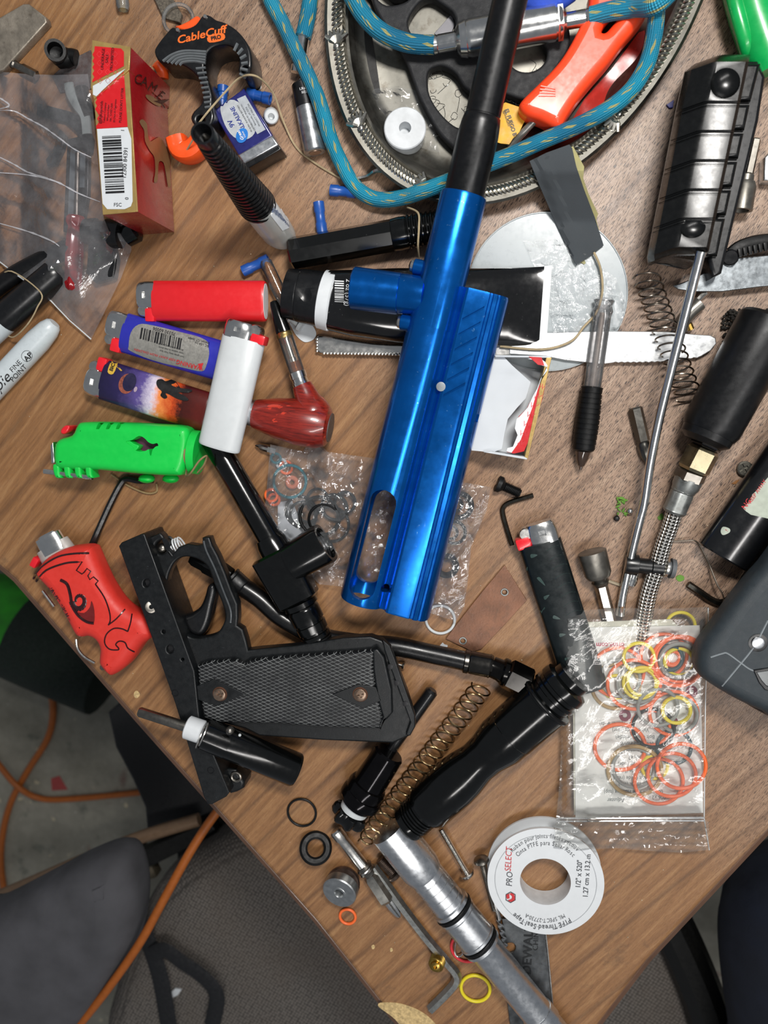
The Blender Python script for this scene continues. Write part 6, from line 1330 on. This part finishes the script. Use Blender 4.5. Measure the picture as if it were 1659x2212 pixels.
# machine screws
def mscrew(label, a, b, r, hr, mt):
    t = T('machine_screw', label, 'screw', (a+b)/2-Z*((a.z+b.z)/2-TZ), group='machine screws'); d = (b-a).normalized(); k = sc(a); L = (b-a).length; n = int(L/.0009)
    pr = [(0, r*.6)]
    for i in range(n): pr += [((i+.1)/n, r*.8), ((i+.5)/n, r), ((i+.9)/n, r*.8)]
    t.p('thread', lathe(a, b, pr+[(1, r)], 12), mt); hd = tube([b-d*.0004, b+d*.0002, b+d*.0016, b+d*.0030, b+d*.0036], [hr*.9*k, hr*k, hr*.9*k, hr*.5*k, .0001], 22); t.p('head', hd, mt); return t
mscrew('short rusty machine screw beside the hex bit and long hex key', at(820, 1855, 4), at(852, 1888, 4), 11, 18, mat('screw_rust', '#6f6158', .4, .8, .4, 900, .3, dirt=.4))
mscrew('long machine screw pointing down from under the black bolt body', at(952, 1790, 5), at(1008, 1886, 4), 6.5, 17, STEEL)
mscrew('long machine screw with its head up, beside the white tape spool', at(1068, 1966, 3), at(1040, 1860, 6), 6.5, 17, DSTEEL)
t = T('brass_fitting', 'small threaded brass fitting left of the long silver hex key', 'fitting', 942, 2082)
t.p('thread', lathe(at(948, 2070, 3), at(941, 2086, 10), sum([[(i/6, 15), (i/6+.08, 17), (i/6+.12, 15)] for i in range(6)], [])+[(1, 14)], 24), BRASS); t.p('hub', lathe(at(941, 2086, 10), at(940, 2090, 12), [(0, 14), (.1, 11), (.8, 10), (1, 7), (1, 4), (.2, 4), (.2, .1)], 24), BRASS)
t = T('drill_bit', 'small bright twist drill bit poking out below the white tape spool', 'drill bit', 1085, 2030)
a, b = at(1078, 1985, 3), at(1096, 2058, 3); dd = (b-a); ss = dd.cross(Z).normalized(); uu = Z; m = M(); n = 60
vs = []; fs = []
for i in range(n+1):
    w_ = i/n*2*pi*2.6
    for sgn in (1, -1):
        for q in (.25, -.25): vs.append(a+dd*(i/n)+(ss*cos(w_+q)+uu*sin(w_+q))*(.0019*sgn))
for i in range(n):
    k = i*4
    for p_, q_ in ((0, 1), (1, 2), (2, 3), (3, 0)): fs.append((k+p_, k+q_, k+4+q_, k+4+p_))
t.p('flutes', M().add(vs, fs), CHR); t.p('shank', lathe(at(1068, 1945, 3), a, [(0, 6), (1, 6)], 12), STEEL)
# saw blade / multitool blade
t = T('tool_blade', 'worn grey steel blade with stamped lettering under the silver bolt', 'blade', 1150, 2120)
bl_ = plate([[(1085, 1985), (1174, 1985), (1182, 2060), (1196, 2212), (1205, 2330), (1120, 2330), (1100, 2200), (1088, 2100)], sm2([(1094, 2040), (1106, 2036), (1114, 2044), (1110, 2056), (1096, 2058)], 2), sm2([(1102, 2070), (1114, 2072), (1114, 2084), (1104, 2084)], 2)], .2, 2.2, .3)
t.p('plate', bl_, mat('blade_worn', '#5f6264', .35, .85, .5, 600, .35, vs=90, dirt=.4)); t.p('lettering', text(bl_, 'DEWALT', 20, 1141, 2050, 87, bold=.03).join(text(bl_, 'CHINA', 12, 1158, 2028, 87)), mat('stamp_dark', '#26282a', .5, .5)); t.p('edge', tube([at(1176, 1985, 2.3), at(1184, 2060, 2.3), at(1198, 2212, 2.3), at(1206, 2330, 2.3)], .0006, 6), STEEL)
# gold spring
t = T('coil_spring', 'long brassy coil spring running diagonally to the knob', 'spring', 920, 1650)
t.p('coil', coil(at(1042, 1482, 7), at(785, 1822, 7), .0066, 21, .00060, .30, ell=.9, endk=.55, q=.30), SPR)
# shiny black plug with knob and black dowel
t = T('velocity_plug', 'shiny black chromed cylinder with a lobed black knob', 'plug', 800, 1690)
BN = mat('black_nickel2', '#1a191b', .12, .8, .08, 500, .2)
t.p('cylinder', lathe(at(842, 1625, 12), at(780, 1720, 13), [(0, 30), (.04, 34), (.7, 37), (.72, 41), (.78, 44), (1, 42)], 36), BN)
t.p('flange', lathe(at(787, 1712, 13), at(768, 1738, 13), [(0, 44), (.15, 47), (.55, 47), (.6, 40), (.9, 38), (1, 30)], 36), BN); t.p('clear_sleeve', lathe(at(772, 1736, 13), at(764, 1750, 13), [(0, 33), (1, 31)], 30), CLRW)
lob = [((1+.14*cos(7*2*pi*i/56))*cos(2*pi*i/56), (1+.14*cos(7*2*pi*i/56))*sin(2*pi*i/56)) for i in range(56)]
t.p('knob', lathe(at(764, 1748, 12), at(748, 1770, 11), [(0, 24), (.1, 34), (.3, 37), (.75, 37), (.95, 33), (1, 22)], cross=lob), BLK)
solo('black_dowel', 'round matte black dowel leaning under the grip heel', 'dowel', lathe(at(935, 1490, 6), at(800, 1680, 4), [(0, 9), (.02, 14), (1, 14)], 24), mat('dowel_black', '#131416', .3, 0, .1, 900, coat=.2))
# black bolt body
t = T('stepped_housing', 'large glossy black stepped metal body with threaded neck beside the ring bag', 'valve body', 1050, 1650)
a, b = at(1240, 1462, 18), at(880, 1780, 12)
pr = [(.0, 40), (.03, 40), (.04, 52), (.055, 54), (.075, 54), (.08, 50), (.095, 50), (.10, 54), (.115, 54), (.12, 50), (.14, 50), (.145, 60), (.165, 61), (.168, 57), (.36, 57), (.363, 56), (.42, 56), (.50, 47), (.56, 45), (.64, 52), (.70, 55), (.86, 55), (.885, 50), (.89, 40), (.90, 40)]
for i in range(4): f = .905+i*.015; pr += [(f, 40), (f+.004, 43), (f+.010, 43), (f+.013, 40)]
pr += [(.965, 36), (.97, 40), (.985, 42), (.997, 41), (1, 36), (1, 30), (.9, 28), (.9, .1)]
t.p('body', lathe(a, b, pr, 48), BLK); t.p('seal_ring', torus(a.lerp(b, .155), 60.5*sc(a)*1.0, .0011, 40, 8, nrm=b-a), RUB)
# silver bolt
t = T('silver_bolt', 'long machined aluminium bolt with black seals crossing the bottom edge', 'bolt', 1000, 2000)
a, b = at(836, 1785, 14), at(1215, 2255, 11)
L1 = lambda f: a.lerp(b, f)
t.p('front_section', lathe(a, b, [(0, 20), (.01, 43), (.10, 44), (.185, 44), (.215, 40), (.22, 36)], 44), ALU)
t.p('milled_face', boolean(lathe(a, b, [(-.02, 41), (.04, 42)], 40), [box(a-(b-a).normalized()*.004, (b-a).normalized(), (b-a).normalized().cross(Z).normalized(), Z, .006, .03, .03)]), ALU)
mp = [(.215, 37)]
for i in range(4): f = .235+i*.03; mp += [(f, 38), (f+.001, 37.3), (f+.003, 37.3), (f+.004, 38)]
mp += [(.35, 38), (.352, 43), (.365, 43), (.367, 38), (.382, 38), (.384, 43), (.395, 43), (.40, 41), (.50, 41), (.502, 43), (.51, 43), (.512, 38), (.527, 38), (.529, 43), (.54, 43), (.542, 38), (.55, 36), (.85, 35), (.852, 37), (.90, 37), (.905, 34), (1, 34)]
t.p('rear_section', lathe(a, b, mp, 44), ALU)
for f in (.374, .519): t.p('seal_ring', torus(L1(f), 41*sc(L1(f)), .0011, 40, 10, nrm=b-a), RUB)
t.p('set_screw', lathe(L1(.955)+Z*.0090, L1(.955)+Z*.0112, [(0, 8), (1, 8), (1, 4), (.3, 4), (.3, .1)], 16), DSTEEL)
# ================================================================ thread tape spool
t = T('thread_tape', 'white thread seal tape spool with printed label at the lower right', 'tape spool', 1178, 1905)
SPW = mat('spool_white', '#d5d9dc', .35, 0, .02, 400, .02)
def ringplate(cx_, cy_, R, r, h0, h1, b=.5): return plate([ellpx(cx_, cy_, R*.985, R*1.005, 0, 96), ellpx(cx_, cy_, r, r, 0, 64)], h0, h1, b)
tc = at(1178, 1905, 15); kk = sc(tc)
def spool(z0, z1, R, r): return tube([V((tc.x, tc.y, TZ+z*.001)) for z in (z0, z0, z1, z1, z0)], [r, R, R, r, r], 96, fixdir=Z, up=V((0, 1, 0)), cap=False)
R_ = 124*kk*1.0; r_ = 54*kk
t.p('bottom_flange', spool(.3, 2, R_, r_), SPW); fl = spool(13, 15, R_, r_); tf = t.p('top_flange', fl, SPW)
t.p('tape_winding', spool(2, 13, R_*.84, r_), mat('tape_white', '#cfd2d4', .5, 0, .3, 200)); t.p('hub', spool(1.5, 13.5, r_*1.1, r_*1.005), SPW)
rm_ = M()
for R in (R_*.87,): rm_.join(tube([V((tc.x+R*cos(2*pi*i/96), tc.y+R*sin(2*pi*i/96), TZ+.01502)) for i in range(96)], .00025, 6, closed=True))
t.p('flange_ridge', rm_, mat('ridge_grey', '#a9adb0', .4))
X, Y = 1178, 1905
ink = arctext(fl, 'Ruban pour joints filetés recouv', 10, X, Y, 99, -48, sx=.78, step_k=.64).join(arctext(fl, 'Cinta PTFE para Sellar Rosc', 10, X, Y, 84, -47, sx=.78, step_k=.64))
ink.join(arctext(fl, 'PTFE Thread Seal Tape', 11.5, X, Y, 98, 146, sx=.82, step_k=.64, bold=.02)).join(arctext(fl, 'MIL SPEC T-27730-A', 9, X, Y, 83, 150, sx=.8, step_k=.62))
ink.join(text(fl, '1/2" x 520"', 11.5, 1251, 1888, 86, sx=.85, bold=.015)).join(text(fl, '1.27 cm x 13.2 m', 11.5, 1268, 1892, 86, sx=.85, bold=.015)).join(text(fl, 'PRO', 14, 1101, 1899, 87, sx=.85, shear=.15))
t.p('printing', ink, INKG); t.p('brand_print', text(fl, 'SELECT', 14, 1099, 1856, 87, sx=.85, shear=.15), INKR)
hx_ = [(1103+12.5*cos(radians(a_+30)), 1938+12.5*sin(radians(a_+30))) for a_ in range(0, 360, 60)]; hi = [(1103+10.5*cos(radians(a_+30)), 1938+10.5*sin(radians(a_+30))) for a_ in range(0, 360, 60)]
t.p('emblem', _drop(fl, *fill2d([hx_, hi], 5), .0002), INKG); t.p('emblem', decal(fl, sm2([(1100, 1930), (1110, 1930), (1112, 1944), (1104, 1948), (1097, 1944), (1104, 1942), (1106, 1936)], 2), 5, .0002), INKR); t.p('emblem', decal(fl, [(1093, 1932), (1100, 1930), (1101, 1940), (1095, 1942)], 5, .0002), INKR)
# ================================================================ bag of coloured rings
t = T('ring_bag', 'clear zip bag with parts cards and coloured rubber rings on top of the lighter', 'bag', 1370, 1570)
cardB = plate([(1236, 1345), (1450, 1338), (1462, 1350), (1490, 1740), (1240, 1760)], 6.5, 7.3, .1); t.p('back_card', cardB, mat('card_cream', '#c9c8ba', .7))
card = plate([(1241, 1356), (1512, 1351), (1519, 1756), (1243, 1768)], 7.6, 8.2, .1); t.p('card', card, mat('card_white', '#e0e2e1', .7, 0, .03, 500, .04))
ct = M()
for s, x, y in (('(inner ends)', 1320, 1563), ('Valve Guide (rear)', 1362, 1577), ('Bolt Guide (middle)', 1372, 1592), ('011 - Ring Piston', 1376, 1606), ('014 - Cover lock', 1378, 1621), ('Strip Lock x2', 1386, 1636), ('014 - Housing (side)', 1378, 1650), ('x1 Bolt Guide (front)', 1374, 1665), ('014 x2 Bolt Guide (rear)', 1378, 1680), ('Front (top)', 1360, 1694), ('006 - Lo - Rear Housing (top)', 1368, 1710), ('Adjuster', 1330, 1728), ('006 x2 -', 1420, 1722)): ct.join(text(card, s, 9, x, y, 180, sx=.86))
t.p('lettering', ct, mat('card_ink', '#6c7476', .6)); t.p('lettering', text(card, 'oring.com', 11, 1318, 1393, 180, bold=.03), mat('card_red', '#c4506a', .6))
dots = M()
for x, y in ((1374, 1402), (1350, 1545), (1494, 1494), (1452, 1560)): dots.join(_drop(card, *fill2d([ellpx(x, y, 13, 13, 0, 20), ellpx(x, y, 5, 5, 0, 12)], 6), .0003))
t.p('dot_print', dots, mat('maroon_dot', '#7d2846', .6))
RG = 'coloured rings in the zip bag'
RL = [(1334, 1452, 55, 3.2, ORG, 'orange', 'leftmost of the upper rings'), (1369, 1479, 55, 3.2, ORG, 'orange', 'around the yellow cluster'), (1464, 1429, 54, 3.6, ORG, 'orange', 'at the upper right corner of the card'), (1470, 1424, 52, 3.2, ORG, 'orange', 'just behind the upper right one'), (1434, 1416, 48, 3, ORG, 'orange', 'half hidden behind the upper right pair'), (1455, 1541, 50, 3.2, ORG, 'orange', 'at the right of the middle cluster'), (1339, 1614, 53, 3.4, ORG, 'orange', 'alone at the lower left'), (1423, 1688, 51, 3.2, ORG, 'orange', 'lowest, bottom left of the lower trio'), (1451, 1674, 50, 3.2, ORG, 'orange', 'middle of the lower trio'), (1472, 1655, 51, 3.4, ORG, 'orange', 'rightmost of the lower trio'), (1453, 1421, 16, 4.5, ORG, 'small orange', 'inside the upper right grey ring'), (1405, 1572, 40, 3, ORG, 'orange', 'under the black ring in the middle'),
 (1380, 1420, 32, 3.2, YEL, 'yellow', 'topmost on the card'), (1382, 1476, 34, 3.2, YEL, 'yellow', 'left of the overlapping pair'), (1388, 1472, 32, 3.2, YEL, 'yellow', 'right of the overlapping pair'), (1467, 1430, 30, 3.6, YEL, 'yellow', 'inside the upper right grey ring'), (1461, 1534, 29, 3.4, YEL, 'yellow', 'inside the right middle cluster'), (1470, 1352, 30, 3, YEL, 'yellow', 'peeking above the card'), (1414, 1656, 27, 3.2, YEL, 'yellow', 'partly hidden by the lower trio'), (1330, 1484, 26, 3, YEL, 'yellow', 'under the left orange ring'),
 (1466, 1427, 38, 3.8, GRY, 'grey', 'at the upper right corner'), (1376, 1478, 41, 3.4, GRY, 'grey', 'around the yellow pair'), (1340, 1465, 41, 3.2, GRY, 'grey', 'inside the left orange ring'), (1421, 1528, 42, 3.4, GRY, 'grey', 'in the middle crossing the orange'), (1464, 1543, 40, 3.4, GRY, 'grey', 'around the right yellow ring'), (1369, 1658, 44, 3.4, GRY, 'grey', 'at the lower left inside the tan'),
 (1330, 1483, 50, 3.2, TAN, 'tan', 'lowest layer at the left'), (1371, 1665, 56, 3.6, TAN, 'tan', 'large at the bottom left'), (1411, 1573, 43, 3.2, RUB, 'black', 'in the centre of the bag'), (1456, 1614, 36, 3.2, mat('dark_teal_rub', '#20414d', .45), 'dark teal', 'above the lower trio'), (1446, 1421, 27, 3.6, mat('dark_teal_rub', '#20414d'), 'dark teal', 'inside the upper right orange ring')]
hs = {0: 9.6, 1: 12, 2: 12.5, 3: 11.2, 4: 9.5, 5: 10.5, 6: 9.3, 7: 11, 8: 12, 9: 13, 10: 9.3, 11: 9.2, 12: 13.2, 13: 12.2, 14: 13.0, 15: 10.4, 16: 12.4, 17: 5.6, 18: 9.4, 19: 9.2, 20: 12.6, 21: 11.2, 22: 10.2, 23: 12.4, 24: 10.8, 25: 9.8, 26: 9.2, 27: 10.6, 28: 10.4, 29: 9.4, 30: 10.6}
for i, (x, y, R, r, m_, cn, wh) in enumerate(RL):
    ring('%s rubber ring in the zip bag, %s' % (cn, wh), x, y, R, r*1.22, m_, hs[i], V((rnd(-.05, .05), rnd(-.04, .04), 1)), group=RG, ell=1.0)
bo = [(1223, 1310), (1232, 1325), (1262, 1318), (1340, 1313), (1440, 1315), (1527, 1311), (1531, 1320), (1524, 1500), (1520, 1650), (1521, 1768), (1531, 1776), (1532, 1836), (1470, 1842), (1400, 1838), (1330, 1832), (1260, 1836), (1198, 1830), (1200, 1780), (1208, 1700), (1216, 1550), (1220, 1420)]
def bh3(x, y):
    e = min(1, max(0, min(x-1215, 1530-x))/9)*min(1, max(0, min(y-1312, 1765-y)/25))
    rip = 1.3*abs(sin((y-1768)*.32+.6*sin(x*.02))) if y > 1770 else 0
    return 8+e*7+1.2*noise.noise(V((x*.02, y*.02, 4)))+.9*abs(noise.noise(V((x*.06, y*.05, 9))))*(1+(y > 1765)*1.5)+rip+ (8 if y > 1780 and x < 1310 else 0)*0
t.p('film', sheet(bo, lambda x, y: bh3(x, y)+ (9.5 if x < 1310 and y > 1700 else 0)*min(1, max(0, (y-1700)/80))*min(1, max(0, (1310-x)/60)), 7), film('kit_bag_film', '#f6f6f4', .09, 1.3, .5, 30, .1, '#dde0df'))
for dy, rr in ((0, .0007), (6, .0006)): t.p('zip_ridge', tube([at(x, 1768+dy-(x-1200)*.004, 11+(8 if x < 1270 else 0)*min(1, (1310-x)/80)) for x in range(1202, 1524, 8)], rr, 8), film('zip_film', '#f0f0ee', .35, 1.4, .1, 30))
for x0, x1 in ((1531, 1524),): t.p('side_seam', tube([at(1530, 1313, 8), at(1524, 1500, 8), at(1521, 1768, 8), at(1532, 1836, 8)], .0004, 6), CLRW)
